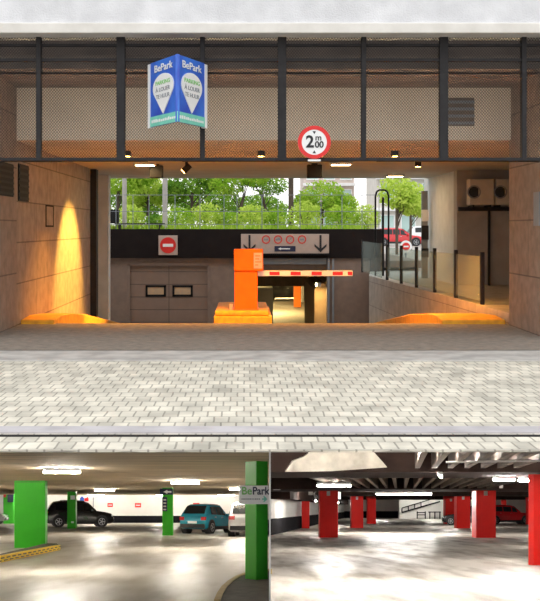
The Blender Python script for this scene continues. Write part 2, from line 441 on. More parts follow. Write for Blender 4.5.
# kerbs along the ramp
for sgn, nm, lab, a, b in ((-1, 'ramp_kerb', 'orange lit kerb along the foot of the brown stone wall', 3.2, 3.76), (1, 'ramp_kerb.001', 'orange lit kerb below the glass balustrade', 3.3, 4.3)):
    mb = MB()
    prof = [(16.75, .06), (17.4, .085), (18.4, .03), (20.0, -.12), (24.0, -.62), (30, -1.4)]
    zs = prof + [(z, ramp_z(z) - .02) for z, _ in prof[::-1]]
    if sgn < 0: mb.prism(zs, 'x', -a, -b)
    else:
        A = [mb.bm.verts.new((a, z, h)) for z, h in zs]
        B = [mb.bm.verts.new((4.37 - (max(z, 18.6) - 18.6) * .0584 - .004, z, h)) for z, h in zs]
        n = len(zs)
        mb.bm.faces.new(A); mb.bm.faces.new(B[::-1])
        for i in range(n): mb.bm.faces.new([A[i], B[i], B[(i + 1) % n], A[(i + 1) % n]])
    o = mb.build(nm, M['yellow_kerb'], bevel=.02)
    tag(o, lab, 'kerb', kind='thing')

# ------------------------------------------------------------------ mesh screen
ZM = 14.25
X0M, X1M = -3.72, 4.7
zb_, zt_ = PZ(161, ZM), PZ(33, ZM)
scr = thing('mesh_screen', 'dark expanded metal mesh screen hung in frames under the white lintel', 'mesh screen', (0, ZM, zb_))
h = zt_ - zb_
cols = [(39, 2.4), (121, 4.2), (202.5, 2.4), (282, 4.2), (363.5, 2.4), (443.5, 4.2), (523.5, 2.4)]
for px, w in cols:
    x = PX(px, ZM); hw = w * ZM / F / 1.0
    MB().box(x - hw, x + hw, -.05, .06, 0, h).build('post', M['steel_dark'], scr, bevel=.006)
MB().box(-6, 6.5, -.04, .07, 0, .045).build('bottom_rail', M['steel_dark'], scr, bevel=.006)
MB().box(-6, 6.5, -.02, .05, PZ(61.5, ZM) - zb_, PZ(58.5, ZM) - zb_).build('middle_rail', M['steel_dark'], scr)
MB().box(-6, 6.5, -.02, .05, PZ(46.5, ZM) - zb_, PZ(44, ZM) - zb_).build('upper_rail', M['steel_dark'], scr)
edges = [-6.0] + [PX(p, ZM) for p, _ in cols] + [6.3]
PITCH, WB = .040, .0020
for a, b in zip(edges[:-1], edges[1:]):
    a += .03; b -= .03
    mb = MB()
    for sgn in (1, -1):
        slope = 1.15 * sgn
        n0 = int((a - abs(h / slope)) / PITCH) - 2; n1 = int((b + abs(h / slope)) / PITCH) + 2
        for i in range(n0, n1):
            c = i * PITCH            # line x = c + z/slope
            za, zc = .04, h
            xa, xc = c + za / slope, c + zc / slope
            lo_, hi_ = min(xa, xc), max(xa, xc)
            if hi_ < a or lo_ > b: continue
            def clip(x, z):
                xx = min(max(x, a), b)
                return xx, (xx - c) * slope
            xa2, za2 = clip(xa, za); xc2, zc2 = clip(xc, zc)
            if abs(zc2 - za2) < .01: continue
            d = Vector((xc2 - xa2, zc2 - za2)).normalized(); nx, nz = -d.y * WB, d.x * WB
            y0, y1 = (0.0, .006)
            mb.hull8([(xa2 - nx, y0, za2 - nz), (xa2 + nx, y0, za2 + nz), (xc2 + nx, y0, zc2 + nz), (xc2 - nx, y0, zc2 - nz),
                      (xa2 - nx, y1, za2 - nz), (xa2 + nx, y1, za2 + nz), (xc2 + nx, y1, zc2 + nz), (xc2 - nx, y1, zc2 - nz)])
    mb.build('mesh_panel', M['mesh_metal'], scr)

# ------------------------------------------------------------------ signs on the screen
def lerp(a, b, t): return a + (b - a) * t
SG = thing('projecting_sign', 'blue and white folded BePark sign fixed to the mesh screen', 'sign', (0, 0, 0))
zc, zs_ = 13.35, 14.12
pc_t, pc_b = Vector((PX(177.5, zc), zc, PZ(54, zc))), Vector((PX(177.5, zc), zc, PZ(121.5, zc)))
hgt = (pc_t - pc_b).z
base_z = pc_b.z
for side, pxs in ((-1, 150.5), (1, 204.5)):
    ps = Vector((PX(pxs, zs_), zs_, base_z)); pc = Vector((pc_b.x, zc, base_z))
    L = (Vector((ps.x, ps.y, 0)) - Vector((pc.x, pc.y, 0))).length
    ang = math.atan2((ps - pc).y, (ps - pc).x) if side > 0 else math.atan2((pc - ps).y, (pc - ps).x)
    org = pc if side > 0 else ps
    pn = bpy.data.objects.new('face_panel', None)
    MX = Matrix.Translation(org) @ Matrix.Rotation(ang, 4, 'Z')
    mbp = MB().box(0, L, 0, .03, 0, hgt)
    pn = mbp.build('face_panel', M['sign_blue'], SG); pn.matrix_local = MX
    # lower teal band, pin and lettering stand slightly proud of the panel
    MB().box(0, L, -.006, 0, 0, hgt * .155).build('lower_band', M['sign_teal'], pn)
    w = MB()
    random.seed(5)
    xx = .06 * L
    while xx < .93 * L:
        ww = random.uniform(.035, .06) * L
        w.box(xx, xx + ww, -.009, -.006, hgt * .055, hgt * random.uniform(.085, .105)); xx += ww + .02 * L
    w.build('band_writing', M['white'], pn, )
    cxp, czp, rr = L * .5, hgt * .575, L * .38
    pts = []
    for i in range(33):
        t = math.radians(-28 + (236) * i / 32)
        pts.append((cxp + rr * math.cos(t), czp + hgt * .205 * math.sin(t)))
    pts.append((cxp, hgt * .165))
    MB().prism(pts, 'y', -.012, 0).build('pin', M['white'], pn)
    rt = (PI / 2, 0, 0)
    text('lettering', 'BePark', .155 * hgt, M['white'], pn, (cxp, -.008, hgt * .875), rt, fat=.0018, sx=1.5)
    text('pin_lettering', 'PARKING', .088 * hgt, M['sign_green'], pn, (cxp, -.014, hgt * .645), rt, fat=.0008, sx=1.45, label='green lettering')
    text('pin_lettering', '\u00c0 LOUER', .088 * hgt, M['sign_grey'], pn, (cxp, -.014, hgt * .54), rt, fat=.0006, sx=1.45)
    text('pin_lettering', 'TE HUUR', .088 * hgt, M['sign_grey'], pn, (cxp, -.014, hgt * .435), rt, fat=.0006, sx=1.35)
    xo = -.075 if side < 0 else L
    fl = MB().box(xo, xo + .075, -.01, .05, -.01, hgt - .01).build('side_flange', M['white'], SG); fl.matrix_local = MX
MB().box(pc_t.x - .02, pc_t.x + .02, zc + .03, ZM, base_z + hgt * .4, base_z + hgt * .6).build('bracket', M['steel_dark'], SG)

cx_, cz_, zsn = PX(314.3, 14.1), PZ(142.2, 14.1), 14.1
HS = thing('height_limit_sign', 'round red ringed 2m00 height limit sign on the mesh screen', 'sign', (cx_, zsn, cz_))
R_ = 16.6 * zsn / F
MB().disc((0, 0, 0), R_, 0, .03, 48).build('plate', M['white'], HS)
MB().ring((0, 0, 0), R_ * .76, R_, -.004, .0, 48).build('red_ring', M['red'], HS)
text('digit', '2', .235, M['ink'], HS, (-.062, -.004, 0.0), fat=.006)
text('digit', '00', .125, M['ink'], HS, (.070, -.004, -.037), fat=.003)
text('letter', 'm', .12, M['ink'], HS, (.058, -.004, .062), fat=.002)
for s in (1, -1):
    MB().prism([(0, s * .115), (.024, s * .155), (-.024, s * .155)], 'y', -.004, 0).build('arrow_mark', M['ink'], HS)
MB().box(-.09, .09, .0, .03, -R_ - .035, -R_ - .008).build('clamp', M['white'], HS)
MB().box(-.02, .02, .03, ZM - zsn, -R_ * .7, R_ * .7).build('bracket', M['steel_dark'], HS)

# plaque on the right pier
o = MB().box(XR - .02, XR, 14.75, 15.05, PZ(226, 14.9), PZ(192, 14.9)).build('wall_plaque', M['sign_grey'], bevel=.003)
tag(o, 'grey rectangular plaque on the brown stone pier at the right edge', 'plaque', kind='thing')

# ------------------------------------------------------------------ vents, access panel on the walls
def vent(name, label, loc, w, hh, axis='x', n=6, m=None):
    t = thing(name, label, 'vent', loc)
    m = m or M['black']
    if axis == 'x':      # lies on a wall facing +x, width along y
        MB().box(0, .02, 0, w, 0, hh).build('backing', M['black'], t)
        for i in range(n):
            z = hh * (i + .5) / n
            MB().box(.02, .03, .01, w - .01, z - .2 * hh / n, z + .2 * hh / n).build('slat', m, t)
    else:                # lies on a wall facing -y, width along x
        MB().box(0, w, -.02, 0, 0, hh).build('backing', M['ceil_dark'], t)
        for i in range(n):
            z = hh * (i + .5) / n
            mbv = MB().box(.0, w, -.045, -.02, z - .3 * hh / n, z + .1 * hh / n); mbv.build('slat', m, t)
    return t
vent('wall_vent', 'dark vent panel on the stone pier at the left edge', (XL + .015, 15.15, 2.10), .95, .52, m=M['steel_dark'])
vent('wall_vent.001', 'narrow dark vent panel high on the brown stone wall', (XL, 16.55, 2.05), .75, .62, m=M['steel_dark'])
o = MB()
for (y0, y1, z0, z1) in ((18.85, 18.89, 1.62, 2.04), (19.56, 19.6, 1.62, 2.04), (18.85, 19.6, 1.62, 1.65), (18.85, 19.6, 2.01, 2.04)): o.box(XL, XL + .012, y0, y1, z0, z1)
ap = thing('access_panel', 'small framed access panel on the brown stone wall beside the yellow glow', 'panel', (0, 0, 0))
o.build('panel_frame', M['fascia'], ap); MB().box(XL, XL + .006, 18.89, 19.56, 1.65, 2.01).build('panel_door', M['stone'], ap)
vent('vent_grille', 'grey slatted vent grille on the beige beam behind the screen', (PX(447, 16.4), 16.4, PZ(126, 16.4)), 27 * .0164, 28 * .0164, 'y', 4, M['sign_grey'])

# ------------------------------------------------------------------ lamps of the passage
def area(name, loc, sx, sy, power, col, rot=(0, 0, 0), parent=None, spread=None):
    l = bpy.data.lights.new(name, 'AREA'); l.shape = 'RECTANGLE'; l.size = sx; l.size_y = sy; l.energy = power; l.color = col
    if spread: l.spread = math.radians(spread)
    o = bpy.data.objects.new(name, l); COL.objects.link(o); o.location = loc; o.rotation_euler = rot
    if parent: o.parent = parent
    return o
def spot(name, loc, power, angle, blend, col, parent=None, rot=(0, 0, 0), r=.04):
    l = bpy.data.lights.new(name, 'SPOT'); l.energy = power; l.spot_size = math.radians(angle); l.spot_blend = blend; l.color = col; l.shadow_soft_size = r
    o = bpy.data.objects.new(name, l); COL.objects.link(o); o.location = loc; o.rotation_euler = rot
    if parent: o.parent = parent
    return o
for px, Z, lab in ((145, 22.2, 'soffit lamp above the no entry board on the left'), (341, 22.0, 'soffit lamp beside the dark box under the height sign'), (395, 27.0, 'far soffit lamp nearest the balustrade')):
    t = thing('soffit_lamp', lab, 'ceiling lamp', (PX(px, Z), Z, 3.04), group=None)
    MB().box(-.24, .24, -.16, .16, -.05, 0).build('housing', M['lamp_body'], t, bevel=.01)
    MB().box(-.20, .20, -.13, .13, -.062, -.05).build('diffuser', M['lamp_warm'], t)
    area('lamp_light', (0, 0, -.08), .4, .26, P_SOFFIT, (1.0, .62, .26), parent=t)
t = thing('wall_washer', 'small spotlight under the soffit aimed at the brown stone wall', 'ceiling lamp', (-1.25, 21.4, 3.04))
dv = Vector((XL, 21.4, .42)) - Vector((-1.25, 21.4, 2.86))
MB().box(-.03, .03, -.03, .03, -.12, 0).build('stem', M['steel_dark'], t)
MB().cyl(Vector((0, 0, -.16)) - dv.normalized() * .10, Vector((0, 0, -.16)) + dv.normalized() * .10, .07).build('can', M['steel_dark'], t, smooth=40)
MB().cyl(Vector((0, 0, -.16)) + dv.normalized() * .10, Vector((0, 0, -.16)) + dv.normalized() * .106, .055).build('lens', M['lamp_sod'], t)
spot('lamp_light', Vector((0, 0, -.16)) + dv.normalized() * .13, P_SCALLOP, 64, .60, (1.0, .56, .10), parent=t, rot=dv.to_track_quat('-Z', 'Y').to_euler())
t = thing('downlight', 'small downlight under the soffit above the balustrade kerb', 'ceiling lamp', (3.72, 21.5, 3.04))
MB().cyl((0, 0, -.12), (0, 0, 0), .07).build('can', M['steel_dark'], t, smooth=40)
MB().cyl((0, 0, -.125), (0, 0, -.12), .055).build('lens', M['lamp_sod'], t)
spot('lamp_light', (0, 0, -.14), P_KERB, 44, .6, SODIUM, parent=t)
for x, lab in ((-2.6, 'slim uplight strip behind the mesh screen foot at the left'), (.3, 'slim uplight strip behind the mesh screen foot in the middle'), (3.1, 'slim uplight strip behind the mesh screen foot at the right')):
    t = thing('uplight_strip', lab, 'lamp', (x, 14.42, zb_))  # added strips, hidden by the bottom rail, to light the beige beam
    MB().box(-1.2, 1.2, -.12, .03, 0, .035).build('housing', M['steel_dark'], t)
    MB().box(-1.15, 1.15, -.02, .02, .035, .040).build('diffuser', M['lamp_warm'], t)
    area('lamp_light', (0, .0, .06), 2.3, .04, P_UP, (1.0, .94, .86), rot=(math.radians(138), 0, 0), parent=t)
for x, lab in ((-2.2, 'sodium downlight at the front of the soffit, left of the barrier'), (0.3, 'sodium downlight at the front of the soffit, above the barrier'), (2.8, 'sodium downlight at the front of the soffit, right of the barrier')):
    t = thing('downlight', lab, 'ceiling lamp', (x, 18.7, 3.04))
    MB().cyl((0, 0, -.10), (0, 0, 0), .07).build('can', M['steel_dark'], t, smooth=40)
    MB().cyl((0, 0, -.105), (0, 0, -.10), .055).build('lens', M['lamp_sod'], t)
    spot('lamp_light', (0, 0, -.12), P_CREST, 104, .9, SODIUM, parent=t)
for px0, px1, py0, py1, Z, lab in ((150, 163, 166, 178, 22.6, 'small black box under the soffit near the left lamp'), (307, 322, 163, 178, 22.3, 'black box hanging under the soffit below the height sign')):
    t = thing('junction_box', lab, 'box', (PX((px0 + px1) / 2, Z), Z, 3.04))
    w = (px1 - px0) * Z / F / 2; hh = 3.04 - PZ(py1, Z)
    MB().box(-w, w, -.12, .12, -hh, -.03).build('case', M['black'], t, bevel=.015)
    MB().box(-w * .4, w * .4, -.05, .05, -.03, 0).build('mount', M['steel_dark'], t)

# ------------------------------------------------------------------ air conditioners on the grey wall
for k, (pa, pb, lab) in enumerate(((470, 494, 'cream air conditioner unit on the grey wall, the one with its fan side showing'), (496, 521, 'cream air conditioner unit half hidden behind the brown stone pier'))):
    Z = 24.45
    xa, xb = PX(pa, Z), PX(pb, Z); za, zb = PZ(205, Z), PZ(179, Z)
    t = thing('air_conditioner', lab, 'air conditioner', ((xa + xb) / 2, Z + .25, za))
    hw, hh = (xb - xa) / 2, zb - za
    MB().box(-hw, hw, -.25, .15, 0, hh).build('casing', M['ac_white'], t, bevel=.012)
    c = MB().ring((-hw * .66, -.252, hh * .5), .13, .165, -.014, .0, 28); c.build('fan_ring', M['sign_grey'], t)
    fan = MB().disc((-hw * .66, -.252, hh * .5), .13, -.004, 0, 28).build('fan_opening', M['black'], t)
    g = MB()
    for i in range(5): g.box(-hw * .66 - .12, -hw * .66 + .12, -.262, -.256, hh * .5 - .10 + i * .048, hh * .5 - .093 + i * .048)
    g.build('fan_grille', M['sign_grey'], t)
    MB().box(-hw * .30, hw * .92, -.258, -.25, hh * .1, hh * .9).build('front_panel', M['ac_white'], t, bevel=.003)
    for s in (-1, 1): MB().box(s * hw * .7 - .02, s * hw * .7 + .02, -.25, .30, -.06, 0).build('bracket', M['steel_dark'], t)
o = MB().tube([(PX(490, 24.8), 24.9, PZ(208, 24.9)), (PX(490, 24.8), 24.9, .17)], .035, 10).build('drain_pipe', M['steel_dark'])
tag(o, 'dark vertical pipe running down the grey wall below the air conditioners', 'pipe', kind='thing')
o = MB().box(5.32, 6.9, 24.86, 24.995, PZ(211, 24.9), PZ(207, 24.9)).build('cable_tray', M['steel_dark'])
tag(o, 'thin dark cable tray under the air conditioners', 'cable tray', kind='thing')

# ------------------------------------------------------------------ glass balustrade
def rail_pt(px):
    Z = 5.457 / ((px - 245) / 1000 + .0584)
    return Vector((4.37 - (Z - 18.6) * .0584 + .06, Z, .17))
bal = thing('glass_balustrade', 'glass balustrade with dark posts along the raised walkway', 'balustrade', rail_pt(432))
org = rail_pt(432)
pp = [rail_pt(p) - org for p in (385, 399, 414, 432, 453, 479)]
for p in pp:
    MB().box(p.x - .035, p.x + .035, p.y - .05, p.y + .05, 0, .98).build('post', M['steel_dark'], bal, bevel=.006)
for a, b in zip(pp[:-1], pp[1:]):
    d = (b - a).normalized(); a2, b2 = a + d * .06, b - d * .06
    n = Vector((-d.y, d.x, 0)) * .008
    mb = MB().hull8([a2 - n + Vector((0, 0, .06)), b2 - n + Vector((0, 0, .06)), b2 + n + Vector((0, 0, .06)), a2 + n + Vector((0, 0, .06)),
                     a2 - n + Vector((0, 0, .90)), b2 - n + Vector((0, 0, .90)), b2 + n + Vector((0, 0, .90)), a2 + n + Vector((0, 0, .90))])
    mb.build('glass_pane', M['glass_rail'], bal)
# low glass screen behind, at the block end
t = thing('glass_screen', 'short glass screen between the dark fascia block and the first balustrade post', 'glass screen', (3.78, 29.6, .17))
MB().box(-.02, .02, -1.9, 2.6, .05, 1.0).build('glass_pane', M['glass_rail'], t)
MB().box(-.03, .03, 2.6, 2.7, 0, 1.05).build('post', M['steel_dark'], t)
# arched handrail
t = thing('arched_handrail', 'tall black arched handrail frame beside the end of the dark fascia', 'handrail', (PX(382, 29.9), 29.9, .17))
hw = 6.6 * .0299; top = PZ(190, 29.9) - .17
pts = [(-hw, 0, 0), (-hw, 0, top - .18), (-hw * .8, 0, top - .05), (-hw * .4, 0, top), (hw * .4, 0, top), (hw * .8, 0, top - .05), (hw, 0, top - .18), (hw, 0, 0)]
MB().tube(pts, .028).build('hoop', M['black'], t, smooth=50)
MB().tube([(.03, 0, 0), (.03, 0, top - .22)], .035).build('inner_bar', M['black'], t, smooth=50)
# service post near the far end of the walkway
t = thing('service_post', 'dark post carrying small boxes in front of the bright street', 'post', (PX(424.5, 28.6), 28.6, .17))
MB().box(-.085, .085, -.06, .06, 0, PZ(191, 28.6) - .17).build('shaft', M['sign_grey'], t, bevel=.01)
for z0, z1, m in ((1.1, 1.5, M['steel_dark']), (1.62, 1.95, M['white']), (.6, .85, M['steel_dark'])):
    MB().box(-.1, .1, -.11, -.06, z0, z1).build('box_unit', m, t, bevel=.006)

# ------------------------------------------------------------------ garage front
ZG = 33.0
struct('wall_fascia', MB().box(-6.2, PX(383, ZG), 32.9, 33.5, PZ(258, ZG), PZ(229, ZG)), M['fascia'], label='black fascia over the garage doors')
struct('wall_fascia_end', MB().box(PX(370, ZG), PX(383, ZG), 32.88, 33.5, -2.2, PZ(258, ZG)), M['fascia'])
ztop = PZ(258, ZG)
struct('wall_garage_left', MB().box(-6.2, PX(128, ZG), 33.1, 33.4, -2.1, ztop), M['garage_grey'])
struct('wall_garage_middle', MB().box(PX(209, ZG), PX(241, ZG), 33.1, 33.4, -2.1, ztop), M['garage_grey'])
struct('wall_garage_right', MB().box(PX(327, ZG), PX(370, ZG), 33.0, 33.4, -2.1, ztop), M['garage_grey'])
struct('wall_garage_head', MB().box(PX(128, ZG), PX(209, ZG), 33.1, 33.4, PZ(264, ZG), ztop), M['garage_grey'])
# panel joints of the right part
for p in (331, 345, 358):
    pass
t = thing('door_1', 'brown sectional garage door with two small windows', 'garage door', (PX(168.5, ZG), 33.2, -1.95), kind='structure')
hw = PX(209, ZG) - PX(168.5, ZG); hh = PZ(264, ZG) + 1.95
MB().box(-hw, hw, .0, .06, 0, hh).build('door_leaf', M['door_panel'], t)
for s in (-1, 1): MB().box(s * hw - .05, s * hw + .05, -.12, 0, 0, hh).build('side_frame', M['garage_grey'], t)
MB().box(-hw, hw, -.12, 0, hh - .06, hh + .05).build('head_frame', M['garage_grey'], t)
for pa, pb in ((145, 165.5), (172, 192.5)):
    xa, xb = PX(pa, ZG) - PX(168.5, ZG), PX(pb, ZG) - PX(168.5, ZG)
    z0, z1 = PZ(297, ZG) + 1.95, PZ(285.5, ZG) + 1.95
    f = MB()
    f.box(xa, xb, -.03, 0, z0, z0 + .07).box(xa, xb, -.03, 0, z1 - .07, z1).box(xa, xa + .07, -.03, 0, z0, z1).box(xb - .07, xb, -.03, 0, z0, z1)
    wf = f.build('window_frame', M['black'], t)
    MB().box(xa + .07, xb - .07, -.012, 0, z0 + .07, z1 - .07).build('pane', M['door_pane'], wf)
t = thing('entry_shutter', 'rolled up grey shutter at the top of the garage opening', 'shutter', (PX(284, ZG), 33.15, ztop))
hw = PX(327, ZG) - PX(284, ZG)
MB().box(-hw, hw, -.14, .3, PZ(264.5, ZG) - ztop, 0).build('housing', M['sign_grey'], t, bevel=.02)
MB().box(-hw, hw, .05, .12, PZ(270, ZG) - ztop, PZ(264.5, ZG) - ztop).build('curtain', M['garage_grey'], t)
for p in (316.5, 327, 331):
    pass
o = MB()
o.box(PX(327.5, ZG), PX(329.5, ZG), 32.93, 33.0, -2, ztop - .02).box(PX(332, ZG), PX(334, ZG), 32.93, 33.0, -2, ztop - .02)
tag(o.build('shutter_guide', M['sign_grey']), 'twin vertical guide rails right of the garage opening', 'guide rail', kind='thing')

# inside the garage
struct('wall_garage_inner_right', MB().prism([(PX(327, 33.4), 33.4), (PX(327, 33.4) + .35, 33.4), (4.1, 46), (3.75, 46)], 'z', -3.1, .5), M['beige'])
struct('ceiling_garage', MB().prism([(33.5, .5), (33.5, .28), (46, -.55), (75, -.55), (75, .5)], 'x', -6, 6), M['ceil_dark'])
struct('wall_garage_beam', MB().box(-6, 6, 45.5, 46.2, -1.05, -.5), M['ceil_dark'])
struct('wall_garage_rear', MB().box(-6, 6, 74.6, 75, -3.1, -.4), M['beige'])
struct('wall_garage_inner_left', MB().box(-6.2, -6, 33.4, 75, -3.1, .5), M['beige'])
struct('wall_garage_far_right', MB().box(6, 6.2, 46, 75, -3.1, .5), M['beige'])
o = MB().box(PX(256, 47), PX(273, 47), 47, 49, -3.0, PZ(288, 47)).build('low_wall', M['white_paint'])
tag(o, 'pale low wall block inside the garage behind the orange barrier cabinet', 'wall block', kind='thing')
o = MB().box(PX(294, 58), PX(301, 58), 58, 58.5, -3.0, -.55).build('garage_pillar', M['orange_dark'], bevel=.02)
tag(o, 'orange pillar standing deep inside the garage opening', 'pillar', kind='thing')
o = MB().box(PX(301.5, 62), PX(304, 62), 62, 62.3, -3.0, -.55).build('garage_pillar', M['white_paint'], bevel=.02)  # pale box in place of a strip of yellow light
tag(o, 'thin pale pillar behind the orange pillar inside the garage', 'pillar', kind='thing')
mb = MB().prism([(PX(313, 35), -2.6), (PX(313, 35), PZ(288, 35)), (PX(316, 35), PZ(284, 35)), (PX(321, 35), PZ(282, 35)), (PX(326, 35), PZ(283, 35)), (PX(326, 35), -2.6)], 'y', 34.2, 40)
tag(mb.build('ramp_parapet', M['garage_brown']), 'round topped brown parapet inside the right of the garage opening', 'parapet', kind='thing')
for x, y, z, lab in ((PX(310.5, 41), 41.0, PZ(289, 41), 'deeper lamp beside the round topped parapet in the garage'), (PX(319.5, 33.8), 33.75, PZ(285, 33.75), 'nearer lamp on the round topped parapet in the garage')):
    t = thing('garage_lamp', lab, 'wall lamp', (x, y, z))
    MB().box(-.10, .04, -.12, .12, -.05, .08).build('housing', M['lamp_body'], t)
    MB().box(-.13, -.10, -.1, .1, -.04, .06).build('diffuser', M['lamp_gar'], t)
    area('lamp_light', (-.1, -.12, -.08), .2, .2, P_GARAGE * .10, (1.0, .72, .26), parent=t)
for x, y, lab in ((.6, 54, 'ceiling lamp inside the garage above the low wall'), (2.6, 66, 'ceiling lamp at the rear of the garage'), (-2, 62, 'ceiling lamp behind the barrier cabinet')):
    t = thing('garage_ceiling_lamp', lab, 'ceiling lamp', (x, y, -.55))
    MB().box(-.6, .6, -.08, .08, -.07, 0).build('housing', M['lamp_body'], t)
    area('lamp_light', (0, 0, -.1), 1.2, .2, P_GARAGE * 3.0, (1.0, .75, .30), parent=t)

# boards on the fascia
t = thing('no_entry_board', 'square no entry board on the black fascia', 'sign', (PX(168, 32.8), 32.8, PZ(245.3, 32.8)))
s_ = .0328
MB().box(-9.5 * s_, 9.5 * s_, 0, .10, -9.8 * s_, 9.8 * s_).build('board', M['sign_cream'], t, bevel=.01)
MB().disc((0, 0, 0), 8.0 * s_, -.012, 0, 36).build('red_disc', M['red'], t)
MB().box(-5.2 * s_, 5.2 * s_, -.02, -.012, -1.5 * s_, 1.5 * s_).build('bar', M['white'], t)
t = thing('lane_board', 'wide pale board with two down arrows on the black fascia', 'sign', (PX(285, 32.8), 32.8, PZ(244, 32.8)))
MB().box(-44 * s_, 44 * s_, 0, .10, -9.5 * s_, 10 * s_).build('board', M['sign_cream'], t, bevel=.01)
for cx0 in (-35.5, 35.5):
    a = MB()
    a.box((cx0 - 1) * s_, (cx0 + 1) * s_, -.012, 0, -5 * s_, 9 * s_)
    a.prism([((cx0 - 6) * s_, 0), ((cx0 - 6) * s_, -2.4 * s_), (cx0 * s_, -8.2 * s_), ((cx0 + 6) * s_, -2.4 * s_), ((cx0 + 6) * s_, 0), (cx0 * s_, -5.2 * s_)], 'y', -.014, 0)
    a.build('arrow', M['ink'], t)
for i, cx0 in enumerate((-19, -7, 5, 17)):
    rg = MB().ring((cx0 * s_, 0, 4.5 * s_), 3.2 * s_, 4.2 * s_, -.012, 0, 28).build('prohibition_ring', M['red'], t)
    q = MB()
    if i in (0, 3): q.box((cx0 - 2) * s_, (cx0 + 2) * s_, -.01, 0, 3.8 * s_, 5.4 * s_)
    elif i == 1: q.box((cx0 - 2.4) * s_, (cx0 + 2.4) * s_, -.01, 0, 4.0 * s_, 4.9 * s_).box((cx0 - .6) * s_, (cx0 + 1.9) * s_, -.01, 0, 4.9 * s_, 6 * s_)
    else: q.prism([((cx0 - 2) * s_, 2.6 * s_), ((cx0 - 1) * s_, 2.6 * s_), ((cx0 + 2) * s_, 6.4 * s_), ((cx0 + 1) * s_, 6.4 * s_)], 'y', -.01, 0)
    q.build('pictogram', M['sign_grey'], rg)
q = MB().box(-10.5 * s_, 10.5 * s_, -.012, 0, -7.5 * s_, -2 * s_).build('dark_panel', M['navy'], t)
w = MB().box(-4 * s_, 5 * s_, -.016, -.012, -5.3 * s_, -4.2 * s_)
w.prism([(-7 * s_, -4.75 * s_), (-4 * s_, -3.4 * s_), (-4 * s_, -6.1 * s_)], 'y', -.016, -.012)
w.build('panel_arrow', M['white'], q)
MB().box(-44.5 * s_, 44.5 * s_, -.03, .05, -11 * s_, -9.5 * s_).build('lower_rail', M['black'], t)

# ------------------------------------------------------------------ barrier on its island
ZI = 20.4
isl = thing('traffic_island', 'orange yellow concrete island under the barrier cabinet', 'traffic island', (PX(243, ZI), ZI, ramp_z(ZI) - .03))
zi0 = ramp_z(ZI) - .03
w0 = 28.5 * ZI / F; w1 = 24 * ZI / F
MB().box(-w0, w0, -.45, 2.2, -.3, PZ(314.5, ZI) - zi0).build('lower_tier', M['yellow_kerb'], isl, bevel=.02)
MB().box(-w0 + .02, w0 - .06, -.40, 2.1, PZ(314.5, ZI) - zi0, PZ(309.6, ZI) - zi0).build('upper_tier', M['yellow_kerb'], isl, bevel=.03)
zt = PZ(309.6, ZI)
bar = thing('parking_barrier', 'orange parking barrier cabinet with red striped white arm', 'parking barrier', (PX(246, ZI), ZI, zt))
k = ZI / F
MB().box(-11.5 * k, 11.5 * k, -.22, .25, 0, PZ(270.6, ZI) - zt).build('cabinet', M['orange'], bar, bevel=.015)
MB().box(-12 * k, 17 * k, -.25, .27, PZ(270.4, ZI) - zt, PZ(249, ZI) - zt).build('hood', M['orange'], bar, bevel=.02)
MB().box(7.6 * k, 16.2 * k, -.256, -.25, PZ(268, ZI) - zt, PZ(252.5, ZI) - zt).build('notice', M['sign_cream'], bar)
nt_ = MB()
for i, (a, b) in enumerate(((9, 14), (9, 13), (9, 15), (9, 12))): nt_.box(a * k, b * k, -.259, -.256, (PZ(256 + i * 3, ZI) - zt), (PZ(255 + i * 3, ZI) - zt))
nt_.build('notice_print', M['orange_dark'], bar)
MB().box(-12.5 * k, 12.5 * k, -.24, .27, 0, .03).build('foot_plate', M['orange_dark'], bar)
MB().cyl((-.30, -.1, 0), (-.30, -.1, .12), .05).build('cone_lamp', M['sign_cream'], bar)
arm_l = 95 * k
am = MB().box(11.5 * k, 11.5 * k + arm_l, -.05, .0, PZ(276, ZI) - zt, PZ(270.5, ZI) - zt).build('arm', M['white'], bar, bevel=.008)
for i, p in enumerate((12, 33, 54, 75, 90)):
    a = 11.5 * k + p * k
    MB().box(a, a + (10 if i < 4 else 4.5) * k, -.056, .006, PZ(275, ZI) - zt, PZ(271.6, ZI) - zt).build('stripe', M['red'], am)

# ------------------------------------------------------------------ garden above the garage
struct('floor_garden', MB().box(-16, PX(383, 33.4), 33.5, 75, .6, 1.555), M['earth'], label='planted ground above the garage')
fence = thing('garden_fence', 'thin steel fence along the edge of the garden above the garage', 'fence', (0, 33.7, 1.56))
xs0, xs1 = PX(100, 33.7), PX(380, 33.7)
ft = PZ(195, 33.7) - 1.56
i = 0
for p in (116, 133, 149, 175, 200, 224, 237, 262, 278, 300, 321, 342, 362, 379):
    x = PX(p, 33.7)
    MB().cyl((x, 0, 0), (x, 0, ft), .012, n=8).build('post', M['sign_grey'], fence)
for z in (ft, ft * .52, .16):
    MB().box(xs0, xs1, -.01, .01, z - .009, z + .009).build('rail', M['sign_grey'], fence)
for p, w, lab in ((124.5, 4.6, 'tall grey post left of the garden, nearest the pale column'), (165, 5.2, 'tall grey post in the garden above the no entry board')):
    o = MB().cyl((0, 0, 0), (0, 0, 4.2), w * .035 / 2 , w * .034 / 2, 12).build('grey_post', M['wall_grey'], smooth=40, loc=(PX(p, 35), 35.0, 1.555))
    tag(o, lab, 'post', kind='thing')
t = thing('garden_bench', 'low dark bench at the left end of the garden edge', 'bench', (PX(140, 34.3), 34.3, 1.555))
MB().box(-.85, .85, -.18, .18, .16, .21).build('seat', M['steel_dark'], t)
for s in (-1, 1): MB().box(s * .7 - .04, s * .7 + .04, -.16, .16, 0, .16).build('leg', M['steel_dark'], t)
t = thing('vent_box', 'dark ventilation box standing at the left end of the garden', 'vent box', (PX(113, 34.6), 34.6, 1.555))
